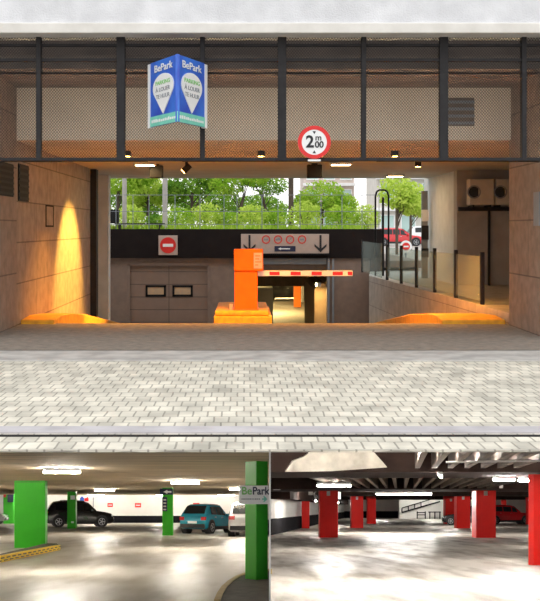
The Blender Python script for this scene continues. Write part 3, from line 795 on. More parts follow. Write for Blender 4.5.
MB().box(-.2, .2, -.2, .2, .2, .68).build('case', M['black'], t, bevel=.01)
for s in (-1, 1): MB().box(s * .14 - .02, s * .14 + .02, -.15, .15, 0, .2).build('leg', M['steel_dark'], t)

rng = random.Random(11)
def leaves(mb, c, r, n, size, mi=0):
    c = Vector(c)
    for _ in range(n):
        while True:
            d = Vector((rng.uniform(-1, 1), rng.uniform(-1, 1), rng.uniform(-1, 1)))
            if .15 < d.length <= 1: break
        p = c + Vector((d.x * r[0], d.y * r[1], d.z * r[2]))
        u = Vector((rng.gauss(0, 1), rng.gauss(0, 1), rng.gauss(0, 1))).normalized()
        v = u.orthogonal().normalized()
        s = size * rng.uniform(.6, 1.3)
        a, b = u * s, v * s * .5
        mb.face([p - a, p - a * .1 + b, p + a, p - a * .1 - b], mi)
def tree(name, lab, cat, x, y, trunk_h, crown, n, size, leafm, r=.06, lean=0.0, group=None, bark='bark', z0=1.555):
    t = thing(name, lab, cat, (x, y, z0), group=group)
    mb = MB()
    top = Vector((lean, 0, trunk_h))
    mb.tube([(0, 0, -.05), (lean * .3, 0, trunk_h * .5), top], r, 9)
    for c, rr in crown:
        c = Vector(c)
        for _ in range(3):
            q = c + Vector((rng.uniform(-.6, .6) * rr[0], rng.uniform(-.6, .6) * rr[1], rng.uniform(-.2, .6) * rr[2]))
            mb.cyl(top * rng.uniform(.45, .95), q, r * .4, r * .12, 6)
    mb.build('trunk', M[bark], t, smooth=60)
    mb = MB()
    for c, rr in crown: leaves(mb, c, rr, int(1.5 * n / len(crown)), size * 1.1)
    mb.build('foliage', M[leafm], t)
    return t
def at(px, Z): return PX(px, Z)
tree('garden_tree', 'bright green tree at the left end of the garden beside the first grey post', 'tree', at(118, 40), 40, 1.6, [((.2, 0, 2.0), (.9, .8, .7)), ((.9, .3, 2.3), (.8, .8, .6))], 1500, .075, 'leaf_a')
tree('garden_tree', 'leafy tree between the two grey posts above the no entry board', 'tree', at(148, 42), 42, 1.5, [((0, 0, 1.9), (.8, .8, .7)), ((.6, .2, 1.4), (.6, .7, .5)), ((-.5, .1, 1.3), (.5, .6, .5))], 1700, .075, 'leaf_c')
tree('garden_tree', 'broad green tree just right of the second grey post', 'tree', at(192, 41), 41, 1.5, [((0, 0, 1.9), (1.1, .8, .6)), ((-.8, .2, 1.5), (.6, .6, .5)), ((.8, .1, 2.1), (.8, .7, .5))], 1900, .075, 'leaf_b')
tree('garden_tree', 'thin branched tree above the orange barrier cabinet', 'tree', at(238, 40), 40, 1.4, [((-.4, 0, 1.8), (.8, .6, .5)), ((.5, 0, 2.1), (.8, .6, .4))], 1000, .07, 'leaf_a', lean=.25)
tree('garden_tree', 'dark stemmed tree left of the rough trunk above the lane board', 'tree', at(268, 43), 43, 1.6, [((0, 0, 1.9), (.9, .7, .5)), ((-.5, .2, 2.3), (.8, .7, .5))], 900, .075, 'leaf_b', lean=-.3)
tree('garden_tree', 'dark green tree far back at the left end of the garden', 'tree', at(136, 58), 58, 1.0, [((0, 0, 1.7), (2.0, 1.2, 1.2))], 1900, .11, 'leaf_b')
tree('garden_tree', 'dark green tree far back above the garage door', 'tree', at(205, 60), 60, 1.0, [((0, 0, 1.5), (2.2, 1.2, 1.1))], 1900, .11, 'leaf_b')
tree('garden_tree', 'dark green tree far back above the barrier', 'tree', at(258, 62), 62, .8, [((0, 0, 1.2), (1.9, 1.2, .9))], 1500, .11, 'leaf_b')
t = tree('garden_tree', 'rough dark trunk standing in the garden above the lane board', 'tree', at(291, 38), 38, 2.9, [((0, 0, 3.2), (1.0, 1.0, .5))], 500, .12, 'leaf_b', r=.10)
tree('garden_tree', 'bright bushy tree right of the rough dark trunk', 'tree', at(322, 40), 40, 1.1, [((0, 0, 1.2), (1.0, .8, .8)), ((.8, .2, .9), (.7, .7, .6)), ((-.7, .1, .9), (.5, .6, .6))], 2300, .075, 'leaf_a')
shr = [(131, 37, .7, .75, 'leaf_c', 'pale green shrub behind the low dark bench'), (178, 36.5, .8, .65, 'leaf_a', 'green shrub at the foot of the second grey post'),
       (207, 37, .9, .8, 'leaf_c', 'pale shrub right of the broad green tree'), (229, 37.2, .7, .55, 'leaf_a', 'low shrub left of the thin branched tree'), (252, 36.6, .8, .75, 'leaf_c', 'pale shrub above the barrier cabinet hood'),
       (276, 37, .7, .6, 'leaf_a', 'low shrub left of the rough trunk'), (305, 36.4, .8, .85, 'leaf_c', 'pale shrub right at the foot of the rough trunk'), (341, 36.8, .8, .75, 'leaf_a', 'green shrub under the bushy tree'),
       (366, 37, .7, .75, 'leaf_c', 'pale shrub at the right end of the garden'), (156, 37.4, .6, .45, 'leaf_b', 'dark low shrub between the two grey posts')]
for px, Z, r, hh, lm, lab in shr:
    t = thing('garden_shrub', lab, 'shrub', (at(px, Z), Z, 1.555))
    mb = MB(); leaves(mb, (0, 0, hh * .55), (r * .8, .6, hh * .68), 1200, .055); mb.build('foliage', M[lm], t)
    mb = MB()
    for _ in range(5): mb.cyl((rng.uniform(-.1, .1), 0, -.03), (rng.uniform(-.4, .4) * r, rng.uniform(-.2, .2), hh * rng.uniform(.5, .9)), .014, .006, 6)
    mb.build('stem', M['bark'], t)
mb = MB()
for _ in range(2600):
    x, y = rng.uniform(-5.5, 4.2), rng.uniform(33.9, 37.5)
    a = rng.uniform(0, PI); d = Vector((math.cos(a), math.sin(a), 0)) * .02
    p = Vector((x, y, 1.55)); q = p + Vector((rng.uniform(-.06, .06), rng.uniform(-.05, .05), rng.uniform(.08, .26)))
    mb.face([p - d, p + d, q])
o = mb.build('grass', M['leaf_a']); tag(o, 'bright grass growing along the garden edge', 'grass', kind='stuff')

# ------------------------------------------------------------------ bright street at the back on the right
def building(lab, x0, x1, y, hgt_, m, nx, nz, z0=.17, wm='bldg_glass', floor_h=3.0, win=(.62, .6), depth=8, first=.8, bands=True):
    t = thing('building', lab, 'building', ((x0 + x1) / 2, y, z0))
    w = (x1 - x0) / 2
    MB().box(-w, w, 0, depth, 0, hgt_).build('wall', M[m], t)
    cw = 2 * w / nx
    for j in range(nz):
        for i in range(nx):
            cx0 = -w + cw * (i + .5); z = first + j * floor_h
            f = MB()
            a, b = cx0 - cw * win[0] / 2, cx0 + cw * win[0] / 2; c, d = z, z + floor_h * win[1]
            f.box(a - .1, a, -.12, .05, c - .1, d + .1).box(b, b + .1, -.12, .05, c - .1, d + .1).box(a, b, -.12, .05, c - .1, c).box(a, b, -.12, .05, d, d + .1)
            wf = f.build('window', M['white'], t)
            MB().box(a, b, -.04, .02, c, d).build('pane', M[wm], wf)
        if bands: MB().box(-w - .1, w + .1, -.7, 0, first + j * floor_h - .75, first + j * floor_h - .45).build('balcony', M['white'], t)
building('pale glazed office building across the bright street', 12.5, 24.5, 95, 14, 'bldg', 6, 4)
building('pinkish building seen above the right end of the garden', 6.5, 12, 110, 15, 'bldg_pink', 3, 4)
building('glass fronted building at the right behind the service post', 18.5, 32.0, 92, 12, 'bldg_glass', 6, 3, depth=5)
for x, y, lab in ((8.2, 54, 'slim street tree behind the arched handrail'), (10.6, 64, 'street tree between the handrail and the service post')):
    tree('street_tree', lab, 'tree', x, y, 2.6, [((0, 0, 3.4), (1.1, 1.0, 1.0)), ((.7, .2, 2.7), (.8, .8, .6))], 1000, .13, 'leaf_c', r=.08, z0=.17)
t = thing('street_no_entry_sign', 'small round red no entry sign on a white disc at the walkway end', 'sign', (PX(406, 40), 40, .17))
zc0 = PZ(246.5, 40) - .17
MB().disc((0, 0, zc0), .24, 0, .02, 30).build('plate', M['white'], t)
MB().disc((0, 0, zc0), .155, -.012, 0, 30).build('red_disc', M['red'], t)
MB().box(-.10, .10, -.02, -.012, zc0 - .03, zc0 + .03).build('bar', M['white'], t)
MB().cyl((0, .05, 0), (0, .05, zc0 + .25), .03).build('pole', M['sign_grey'], t)

# ------------------------------------------------------------------ cars
SUV = dict(st=[(0, .88, .40, .50), (.012, .95, .60, .62), (.05, .98, .62, .80), (.10, .99, .625, .965), (.18, 1, .625, .995), (.36, 1, .615, 1.0), (.54, 1, .60, .985), (.60, 1, .595, .94), (.735, .99, .585, .62), (.86, .98, .555, .575), (.95, .94, .50, .515), (.985, .88, .42, .44), (1, .78, .34, .36)],
           rear=(.018, .092), ws=(.605, .728), side=[(.13, .345), (.36, .53), (.545, .655)], wh=.205)
HATCH = dict(st=[(0, .86, .42, .46), (.012, .93, .56, .58), (.04, .97, .60, .66), (.15, .985, .61, .955), (.22, 1, .61, .99), (.38, 1, .60, 1.0), (.50, 1, .585, .985), (.56, 1, .58, .95), (.735, .99, .565, .60), (.87, .98, .53, .55), (.955, .92, .47, .485), (.985, .86, .40, .42), (1, .76, .33, .35)],
             rear=(.045, .143), ws=(.565, .728), side=[(.19, .36), (.375, .505), (.52, .635)], wh=.215)
def car(label, loc, yaw, slope, L, W, H, kind, paint, group=None, cladding=True, roof=None):
    t = thing('car', label, 'car', (0, 0, 0), group=group)
    t.matrix_world = Matrix.Translation(loc) @ Matrix.Rotation(-math.atan(slope), 4, 'X') @ Matrix.Rotation(yaw, 4, 'Z')
    st = kind['st']
    def sec(tt):
        for a, b in zip(st[:-1], st[1:]):
            if a[0] <= tt <= b[0]:
                u = (tt - a[0]) / (b[0] - a[0]); q = [lerp(a[i], b[i], u) for i in range(4)]; break
        x = (tt - .5) * L; w = q[1] * W / 2; zb = q[2] * H; zr = q[3] * H
        z0 = .20 + .12 * max(0, 1 - tt / .06) + .10 * max(0, 1 - (1 - tt) / .06)
        g = min(1, max(0, (zr - zb) / (.3 * H)))
        wr = w * lerp(.93, .80, g)
        return [Vector((x, 0, z0)), Vector((x, .86 * w, z0)), Vector((x, w * .985, z0 + .10)), Vector((x, w, lerp(z0, zb, .55))), Vector((x, .965 * w, zb)),
                Vector((x, wr, zr - .05 * g * H)), Vector((x, .82 * wr, zr - .004)), Vector((x, 0, zr + .012 * g))]
    ts = sorted(set([s[0] for s in st]))
    mb = MB(); rows = []
    for tt in ts:
        h_ = sec(tt)
        full = h_ + [Vector((p.x, -p.y, p.z)) for p in h_[-2:0:-1]]
        rows.append([mb.bm.verts.new(p) for p in full])
    n = len(rows[0])
    for a, b in zip(rows[:-1], rows[1:]):
        for i in range(n): mb.bm.faces.new([a[i], a[(i + 1) % n], b[(i + 1) % n], b[i]])
    mb.bm.faces.new(rows[0][::-1]); mb.bm.faces.new(rows[-1])
    body = mb.build('body', paint, t, smooth=38)
    for s in (1, -1):
        for a, b in kind['side']:
            g = MB()
            tt = sorted({a, b} | {q for q in ts if a < q < b}); top, bot = [], []
            for q in tt:
                h_ = sec(q); p4, p5 = h_[4], h_[5]
                bot.append(lerp(p4, p5, .10) + Vector((0, .006, .004))); top.append(lerp(p4, p5, .90) + Vector((0, .006, .004)))
            for i in range(len(tt) - 1):
                q = [bot[i], bot[i + 1], top[i + 1], top[i]]
                q = [Vector((p.x, p.y * s, p.z)) for p in q]
                o_ = [p + Vector((0, .008 * s, 0)) for p in q]
                g.hull8(q + o_)
            g.build('side_window', M['car_glass'], t)
        xh = [.30, .52]
        hd = MB()
        for q in xh:
            p = sec(q)[4]; hd.box(p.x - .08, p.x + .08, s * p.y * 1.01 - .012, s * p.y * 1.01 + .012, p.z - .09, p.z - .06)
        hd.build('door_handle', M['chrome'] if paint is not M['car_black'] else M['plastic'], t)
        p = sec(.665)[4]
        MB().box(p.x - .09, p.x + .06, s * p.y, s * (p.y + .19), p.z + .0, p.z + .14).build('mirror', paint, t, bevel=.03)
        # lamps
        p = sec(.02)[3]; q = sec(.03)[4]
        MB().box(sec(0)[3].x - .015, q.x + .08, s * (q.y * .66), s * (q.y + .006), q.z - .20, q.z - .03).build('tail_light', M['tail'], t, bevel=.015)
        p = sec(.955)[4]
        MB().box(p.x - .14, p.x + .10, s * p.y * .58, s * (p.y + .004), p.z - .16, p.z - .03).build('headlight', M['headlamp'], t, bevel=.02)
        # sill cladding
        if cladding: MB().box(-L * .30, L * .27, s * W * .492, s * (W * .5 + .012), .20, .36).build('sill', M['plastic'], t, bevel=.01)
    for nm, (a, b) in (('rear_window', kind['rear']), ('windscreen', kind['ws'])):
        g = MB(); N = 4
        tt = sorted({a, b} | {q for q in ts if a < q < b})
        dirn = Vector((-.012, 0, .006)) if nm == 'rear_window' else Vector((.008, 0, .012))
        for i in range(len(tt) - 1):
            A, B = sec(tt[i]), sec(tt[i + 1])
            fa = A[6].y * 1.06; fb = B[6].y * 1.06
            q = [Vector((A[6].x, -fa, A[6].z)), Vector((A[6].x, fa, A[6].z)), Vector((B[6].x, fb, B[6].z)), Vector((B[6].x, -fb, B[6].z))]
            g.hull8([p + dirn * .6 for p in q] + [p + dirn * 1.6 for p in q])
        g.build(nm, M['car_glass'], t)
    xr, xf = -L / 2, L / 2
    MB().box(xr - .02, xr + .12, -W * .44, W * .44, .30, .50).build('rear_bumper', M['plastic'], t, bevel=.03)
    MB().box(xr - .03, xr + .02, -.26, .26, .52, .63).build('number_plate', M['white'], t)
    MB().box(xf - .14, xf + .02, -W * .38, W * .38, .28, .46).build('front_bumper', M['plastic'], t, bevel=.03)
    MB().box(xf - .05, xf + .03, -.26, .26, .36, .46).build('number_plate', M['white'], t)
    if roof:
        for s in (1, -1):
            a, b = sec(.2), sec(.55)
            MB().tube([(a[6].x, s * a[6].y, a[6].z + .01), (a[6].x + .1, s * a[6].y, a[6].z + .05), (b[6].x - .1, s * b[6].y, b[6].z + .05), (b[6].x, s * b[6].y, b[6].z + .01)], .018, 6).build('roof_rail', M['plastic'], t)
    rw = kind['wh'] * H * 1.0
    for tw in (.185, .815):
        x = (tw - .5) * L
        for s in (1, -1):
            y0, y1 = s * (W / 2 - .22), s * (W / 2 + .005)
            MB().cyl((x, s * (W / 2 - .30), rw + .02), (x, s * (W / 2 + .004), rw + .02), rw * 1.17, n=28).build('wheel_arch', M['plastic'], t, smooth=40)
            wh = MB().cyl((x, y0, rw), (x, s * (W / 2 + .02), rw), rw, n=28).build('wheel', M['tyre'], t, smooth=40)
            r = MB()
            yo = s * (W / 2 + .022)
            for i in range(24):
                a, b = 2 * PI * i / 24, 2 * PI * (i + 1) / 24
                P = lambda rr, an, yy: Vector((x + rr * math.cos(an), yy, rw + rr * math.sin(an)))
                r.hull8([P(rw * .58, a, yo), P(rw * .66, a, yo), P(rw * .66, b, yo), P(rw * .58, b, yo), P(rw * .58, a, yo + .008 * s), P(rw * .66, a, yo + .008 * s), P(rw * .66, b, yo + .008 * s), P(rw * .58, b, yo + .008 * s)])
            for i in range(5):
                a = 2 * PI * i / 5
                Mx = Matrix.Translation((x, yo + .004 * s, rw)) @ Matrix.Rotation(-a, 4, 'Y')
                r.box(0, rw * .62, -.004, .004, -rw * .07, rw * .07, Mx)
            r.build('rim', M['rim'], wh)
    return t
car('red car parked on the bright street behind the arched handrail', (PX(398, 80), 80, .17), 0, 0, 4.1, 1.75, 1.45, HATCH, M['car_red'])
car('white car parked behind the red car on the bright street', (PX(432, 87), 87, .17), 0, 0, 4.3, 1.8, 1.6, SUV, M['car_white'])
car('dark car parked deep inside the garage behind the barrier', (PX(284, 64), 64, -3.0), math.radians(200), 0, 4.2, 1.75, 1.5, HATCH, M['car_dark'])

# ------------------------------------------------------------------ partition between the two garage rooms
def part_x(px, Z): return PX(px, Z)
mb = MB()
def zL(Z): return HC - .277 * Z - 1.5         # floor of the green room, sloping down
def zR(Z): return HC - .280 * Z - 1.5         # floor of the red room
pv = []
for Z in (D2, 90.0):
    for px in (269.1, 270.7):
        pv.append((px, Z))
p = [(PX(269.1, D2), D2, zL(D2) - .6), (PX(270.7, D2), D2, zL(D2) - .6), (PX(270.7, 90), 90, zL(90) - .6), (PX(269.1, 90), 90, zL(90) - .6),
     (PX(269.1, D2), D2, zL(D2) + 2.7), (PX(270.7, D2), D2, zL(D2) + 2.7), (PX(270.7, 90), 90, zL(90) + 3.2), (PX(269.1, 90), 90, zL(90) + 3.2)]
struct('wall_partition', mb.hull8(p), M['part_white'], label='white partition wall between the green and red garage halls')

def sloped(name, poly_xy, zf, up, down, m, label=None):
    """slab over an (x, y) outline whose surface follows the slope zf"""
    mb = MB()
    A = [mb.bm.verts.new((x, y, zf(y) + up)) for x, y in poly_xy]; B = [mb.bm.verts.new((x, y, zf(y) + down)) for x, y in poly_xy]
    n = len(poly_xy)
    mb.bm.faces.new(A); mb.bm.faces.new(B[::-1])
    for i in range(n): mb.bm.faces.new([A[i], B[i], B[(i + 1) % n], A[(i + 1) % n]])
    return struct(name, mb, m, label=label)

# ------------------------------------------------------------------ GREEN ROOM
HL = 2.35; BL = 84.0
outl = [(-9, 15.0), (PX(269.3, 15.0), 15.0), (PX(269.3, BL), BL), (-23, BL)]
sloped('floor_green_hall', outl, zL, 0, -.3, M['g_floor'], 'glossy concrete floor of the green pillared hall')
sloped('ceiling_green_hall', [(-9, D2), (PX(269.3, D2), D2), (PX(269.3, BL), BL), (-23, BL)], zL, HL + .3, HL, M['g_ceil'], 'brown concrete ceiling of the green pillared hall')
struct('wall_green_back', MB().box(-23.4, PX(269.3, BL), BL, BL + .3, zL(BL) - .3, zL(BL) + HL + .6), M['g_wall'], label='white back wall of the green pillared hall')
struct('baseboard_green_back', MB().box(-23.2, PX(269.3, BL) - .05, BL - .06, BL, zL(BL) - .1, zL(BL) + .60), M['g_black'], label='black skirting band along the white back wall')
mb = MB().hull8([(-9.3, 15.2, zL(15.2) - .3), (-9, 15.2, zL(15.2) - .3), (-23, BL, zL(BL) - .3), (-23.3, BL, zL(BL) - .3),
                 (-9.3, 15.2, zL(15.2) + HL + .3), (-9, 15.2, zL(15.2) + HL + .3), (-23, BL, zL(BL) + HL + .3), (-23.3, BL, zL(BL) + HL + .3)])
struct('wall_green_left', mb, M['g_wall'])

def pillar(label, px0, px1, pyf, zf, hor, H_, m, yaw=0.0, name='pillar', depth=None, cat='pillar'):
    Z = 1500.0 / (pyf - hor)
    w = (px1 - px0) * Z / F
    c = PX((px0 + px1) / 2, Z)
    d = depth or w
    t = thing(name, label, cat, (c, Z, zf(Z)), (0, 0, yaw))
    if yaw: mb = MB().box(-w / 2, w / 2, -d / 2, d / 2, -.35, H_)
    else: mb = MB().box(-w / 2, w / 2, 0, d, -.35, H_)
    mb.build('shaft', m, t, bevel=.02)
    t['Zp'] = Z
    return t, Z, w
pa, ZA, wA = pillar('wide green pillar standing on the yellow striped kerb', 14.2, 45.2, 548, zL, 505, HL, M['green'], depth=.42)
MB().box(-wA / 2 - .004, wA / 2 + .004, -.006, .42, HL - .055, HL - .035).build('top_joint', M['kerb_dark'], pa)
pb, ZB, wB = pillar('slim green pillar in front of the black car', 67.2, 75.6, 528.6, zL, 505, HL, M['green'])
k = ZB / F
MB().box(-.9 * k, 3.6 * k, -.02, 0, PZ(499.5, ZB) - zL(ZB), PZ(495.5, ZB) - zL(ZB)).build('number_plate', M['white'], pb)
MB().box(-.2 * k, 2.4 * k, -.02, 0, PZ(523, ZB) - zL(ZB), PZ(521.4, ZB) - zL(ZB)).build('lower_plate', M['white'], pb)
pc, ZC, wC = pillar('green pillar with dark pictogram boards, in the middle of the hall', 162.3, 172.6, 535.5, zL, 505, HL, M['green'])
k = ZC / F
bd = MB().box(-7.5 * k, 5.5 * k, -.06, -.01, PZ(494.5, ZC) - zL(ZC), PZ(488.6, ZC) - zL(ZC)).build('arrow_board', M['navy'], pc)
a = MB(); zz = PZ(491.5, ZC) - zL(ZC)
a.prism([(-4 * k, zz), (0, zz + 2 * k), (0, zz + .8 * k), (4 * k, zz + .8 * k), (4 * k, zz - .8 * k), (0, zz - .8 * k), (0, zz - 2 * k)], 'y', -.07, -.06)
a.build('arrow', M['white'], bd)
bd = MB().box(-4.9 * k, -.2 * k, -.05, 0, PZ(511, ZC) - zL(ZC), PZ(497, ZC) - zL(ZC)).build('notice_board', M['navy'], pc)
a = MB()
for i in range(4): a.box(-4 * k, -1.2 * k, -.055, -.05, PZ(509.8 - i * 3.2, ZC) - zL(ZC), PZ(508.6 - i * 3.2, ZC) - zL(ZC))
a.build('notice_lines', M['pale_plate'], bd)
pe, ZE, wE = pillar('distant green pillar at the left edge with a dark blue board', 3.2, 14.0, 523.7, zL, 505, HL, M['green'])
k = ZE / F
MB().box(-1 * k, 5 * k, -.06, 0, PZ(502, ZE) - zL(ZE), PZ(493, ZE) - zL(ZE)).build('blue_board', M['navy'], pe)
MB().box(-5 * k, -2.5 * k, -.06, 0, PZ(497, ZE) - zL(ZE), PZ(493, ZE) - zL(ZE)).build('red_board', M['red'], pe)
# big front pillar, turned so that two faces show
ZD = 19.2
wd = .50
pd = thing('pillar', 'large green pillar at the front right under the BePark board', 'pillar', (PX(258.0, ZD) + .02, ZD + .35, zL(ZD + .35)))
b0 = PX(245.3, ZD) - PX(258, ZD) - .02
mb = MB().prism([(b0, 0.12), (PX(256.5, ZD) - PX(258, ZD) - .02, -.25), (PX(268.7, ZD) - PX(258, ZD) - .03, .02), (PX(268.7, ZD + .4) - PX(258, ZD) - .03, .4), (b0 + .05, .5)], 'z', -.5, HL + .3)
mb.build('shaft', M['green'], pd, bevel=.01)
# BePark board on the front pillar
sb = thing('direction_board', 'white BePark board with an arrow on the large front green pillar', 'sign', (PX(254, 18.6), 18.6, PZ(495, 18.6)))
k = 18.6 / F
MB().box(-15 * k, 14.6 * k, 0, .03, -9.2 * k, 9.2 * k).build('board', M['white'], sb, bevel=.004)
text('lettering', 'Be', .20, M['sign_green'], sb, (-12.6 * k, -.004, 3.9 * k), align='LEFT', fat=.003, sx=.95, label='green lettering')
text('lettering', 'Park', .20, M['navy'], sb, (-1.6 * k, -.004, 3.9 * k), align='LEFT', fat=.004, sx=.86, label='navy lettering')
w = MB()
xx = -12.5
random.seed(3)
while xx < 6.5:
    ww = random.uniform(.9, 2.0); w.box(xx * k, (xx + ww) * k, -.004, 0, -4.6 * k, -3.4 * k); xx += ww + .6
w.build('small_print', M['sign_grey'], sb)
a = MB().prism([(8 * k, -3.3 * k), (10.4 * k, -3.3 * k), (9.2 * k, -1.2 * k), (10.6 * k, -1.2 * k), (13.4 * k, -4 * k), (10.6 * k, -6.8 * k), (9.2 * k, -6.8 * k), (10.4 * k, -4.7 * k), (8 * k, -4.7 * k)], 'y', -.006, 0)
a.build('arrow', M['sign_teal'], sb)
MB().box(8 * k, 9.5 * k, .03, .2, -2 * k, 2 * k).build('bracket', M['steel_dark'], sb)

# striped kerb island under the wide pillar
ki = thing('striped_kerb', 'yellow and black striped kerb island under the wide green pillar', 'kerb', (0, 0, 0))
def lp(px, py, dz=0.0):
    Z = 1500.0 / (py - 505); return Vector((PX(px, Z), Z, zL(Z) + dz))
F0, F1, B1, B0 = lp(-60, 581), lp(59.5, 549.5), lp(57, 543.5), lp(-60, 543.5)
B0 = Vector((-11.5, B1.y, zL(B1.y)))
F0 = Vector((-8.5, lp(0, 563).y - 2.2 - .0, 0)); 
q0, q1 = lp(0, 562.5), lp(59.5, 549.8)
d = (q1 - q0).normalized(); q00 = q0 - d * 6.0
q00.z = zL(q00.y)
mb = MB(); Hk = .15
outk = [q00, q1, Vector((q1.x - .42, q1.y + 1.7, 0)), Vector((q00.x - .5, q1.y + 1.9, 0))]
A = [mb.bm.verts.new((v.x, v.y, zL(v.y) + Hk)) for v in outk]; B = [mb.bm.verts.new((v.x, v.y, zL(v.y) - .05)) for v in outk]
mb.bm.faces.new(A); mb.bm.faces.new(B[::-1])
for i in range(4): mb.bm.faces.new([A[i], B[i], B[(i + 1) % 4], A[(i + 1) % 4]])
mb.build('island_top', M['kerb_dark'], ki)
L_ = (q1 - q00).length
nrm = Vector((d.y, -d.x, 0)).normalized() * .03
if nrm.y > 0: nrm = -nrm
def kpt(s, dz, off): 
    v = q00 + (q1 - q00) * (s / L_); v = v + nrm * off
    return Vector((v.x, v.y, zL(v.y) + dz))
def kbox(s0, s1, z0, z1, o0, o1):
    return [kpt(s0, z0, o0), kpt(s1, z0, o0), kpt(s1, z0, o1), kpt(s0, z0, o1), kpt(s0, z1, o0), kpt(s1, z1, o0), kpt(s1, z1, o1), kpt(s0, z1, o1)]
ed = MB().hull8(kbox(0, L_, -.03, Hk + .012, -4, 1)).build('edge_strip', M['stripe_yellow'], ki)
st = MB(); s = 0.1
while s < L_ - .2:
    st.hull8(kbox(s, s + .34, .03, .055, 1.0, 1.35)); st.hull8(kbox(s + .28, s + .62, .095, .125, 1.0, 1.35)); s += .62
st.build('black_stripes', M['ink'], ed)

# curved kerb island under the front pillar
ci = thing('curved_kerb', 'curved sand yellow kerb round the foot of the large front green pillar', 'kerb', (0, 0, 0))
arc = [(214, 604), (217, 597), (221.5, 590), (228, 584), (236, 579), (245, 575.5), (256, 573)]
pts = []
for px, py in arc:
    Z = 1500.0 / (py - 505); pts.append(Vector((PX(px, Z), Z, 0)))
pts.append(Vector((PX(268.6, 22.4), 22.4, 0)))
inner = []
for i, v in enumerate(pts):
    a, b = pts[max(0, i - 1)], pts[min(len(pts) - 1, i + 1)]
    t_ = (b - a).normalized(); nn = Vector((t_.y, -t_.x, 0)); inner.append(v + nn * .10)
mb = MB()
for i in range(len(pts) - 1):
    P = [pts[i], pts[i + 1], inner[i + 1], inner[i]]
    mb.hull8([(v.x, v.y, zL(v.y) - .04) for v in P] + [(v.x, v.y, zL(v.y) + .07) for v in P])
mb.build('kerb_edge', M['kerb_sand'], ci)
mb = MB()
out2 = inner[:-1] + [Vector((PX(268.6, 21.8), 21.8, 0)), Vector((PX(268.8, 14.9), 14.9, 0)), Vector((inner[0].x, 14.9, 0))]
A = [mb.bm.verts.new((v.x, v.y, zL(v.y) + .055)) for v in out2]; B = [mb.bm.verts.new((v.x, v.y, zL(v.y) - .04)) for v in out2]
mb.bm.faces.new(A); mb.bm.faces.new(B[::-1])
for i in range(len(out2)): mb.bm.faces.new([A[i], B[i], B[(i + 1) % len(out2)], A[(i + 1) % len(out2)]])
mb.build('island_top', M['kerb_dark'], ci)

# wall signs, pipe
def wsign(label, px0, px1, py0, py1, m, bar=None):
    Z = BL - .05
    t = thing('wall_sign', label, 'sign', (PX((px0 + px1) / 2, Z), Z, PZ((py0 + py1) / 2, Z)))
    w, hh = (px1 - px0) * Z / F / 2, (py1 - py0) * Z / F / 2
    MB().box(-w, w, 0, .05, -hh, hh).build('plate', m, t)
    MB().box(-w * .7, w * .7, -.01, 0, -hh * .2, hh * .25).build('print', bar or M['white'], t)
wsign('small red sign on the white wall right of the black car', 107.5, 112.8, 503.2, 507, M['red'])
wsign('red sign on the white wall left of the middle green pillar', 135, 141, 503.2, 507.4, M['red'])
wsign('red sign on the white wall above the teal car', 193, 199.5, 503, 507.5, M['red'])
t = thing('wall_sign', 'blue and pink sign on the white wall above the black car', 'sign', (PX(84, BL - .05), BL - .05, PZ(499, BL)))
k = BL / F
MB().prism([(-4 * k, -2 * k), (0, -2 * k), (0, 1 * k), (-2 * k, 3 * k), (-4 * k, 1 * k)], 'y', -.02, .05).build('blue_shape', M['sign_blue'], t)
MB().prism([(0.4 * k, -2 * k), (4.5 * k, -2 * k), (4.5 * k, 3 * k), (2.5 * k, 1.2 * k), (.4 * k, .6 * k)], 'y', -.02, .05).build('pink_shape', M['red'], t)
o = MB().tube([(PX(93.3, BL - .1), BL - .08, PZ(493, BL)), (PX(93.3, BL - .1), BL - .08, PZ(516, BL))], .035).build('conduit', M['sign_grey'])
tag(o, 'thin grey conduit running down the white wall behind the black car', 'pipe', kind='thing')

def tube_lamp(label, x, y, z, length, m, axis='x', group=None, name='tube_lamp'):
    t = thing(name, label, 'ceiling lamp', (x, y, z), group=group)
    h_ = length / 2
    if axis == 'x':
        MB().box(-h_, h_, -.05, .05, -.05, 0.02).build('housing', M['lamp_body'], t)
        MB().cyl((-h_ * .98, 0, -.085), (h_ * .98, 0, -.085), .036, n=10).build('tube', m, t, smooth=50)
    else:
        MB().box(-.05, .05, -h_, h_, -.05, 0.02).build('housing', M['lamp_body'], t)
        MB().cyl((0, -h_ * .98, -.085), (0, h_ * .98, -.085), .036, n=10).build('tube', m, t, smooth=50)
    return t
lamps = [(62, 23.0, .85, 'tube lamp on the ceiling above the wide green pillar'), (185, 34.5, .95, 'tube lamp on the ceiling above the teal car'), (104.5, 52, 1.0, 'tube lamp on the ceiling right of the slim green pillar'),
         (240, 48, 1.0, 'tube lamp on the ceiling left of the BePark board'), (186, 66, 1.4, 'far tube lamp over the middle green pillar bay')]
for px, Z, ln, lab in lamps[:4]:
    tube_lamp(lab, PX(px, Z), Z, zL(Z) + HL, ln, M['lamp_green_room'])
for x, Z, lab in ((-12.5, 45, 'tube lamp on the ceiling over the distant green pillar'), (-9.6, 30, 'tube lamp on the ceiling at the left edge of the green hall'), (-17.5, 80, 'tube lamp on the ceiling by the back wall above the black car'), (-12.0, 80.5, 'tube lamp on the ceiling by the back wall between the red signs'), (-6.5, 80.5, 'tube lamp on the ceiling by the back wall near the middle green pillar'), (-1.5, 80, 'tube lamp on the ceiling by the back wall above the white car')):
    tube_lamp(lab, x, Z, zL(Z) + HL, 1.3, M['lamp_green_rear' if Z > 75 else 'lamp_green_room'])  # extra lamps added to brighten the hall and its back wall

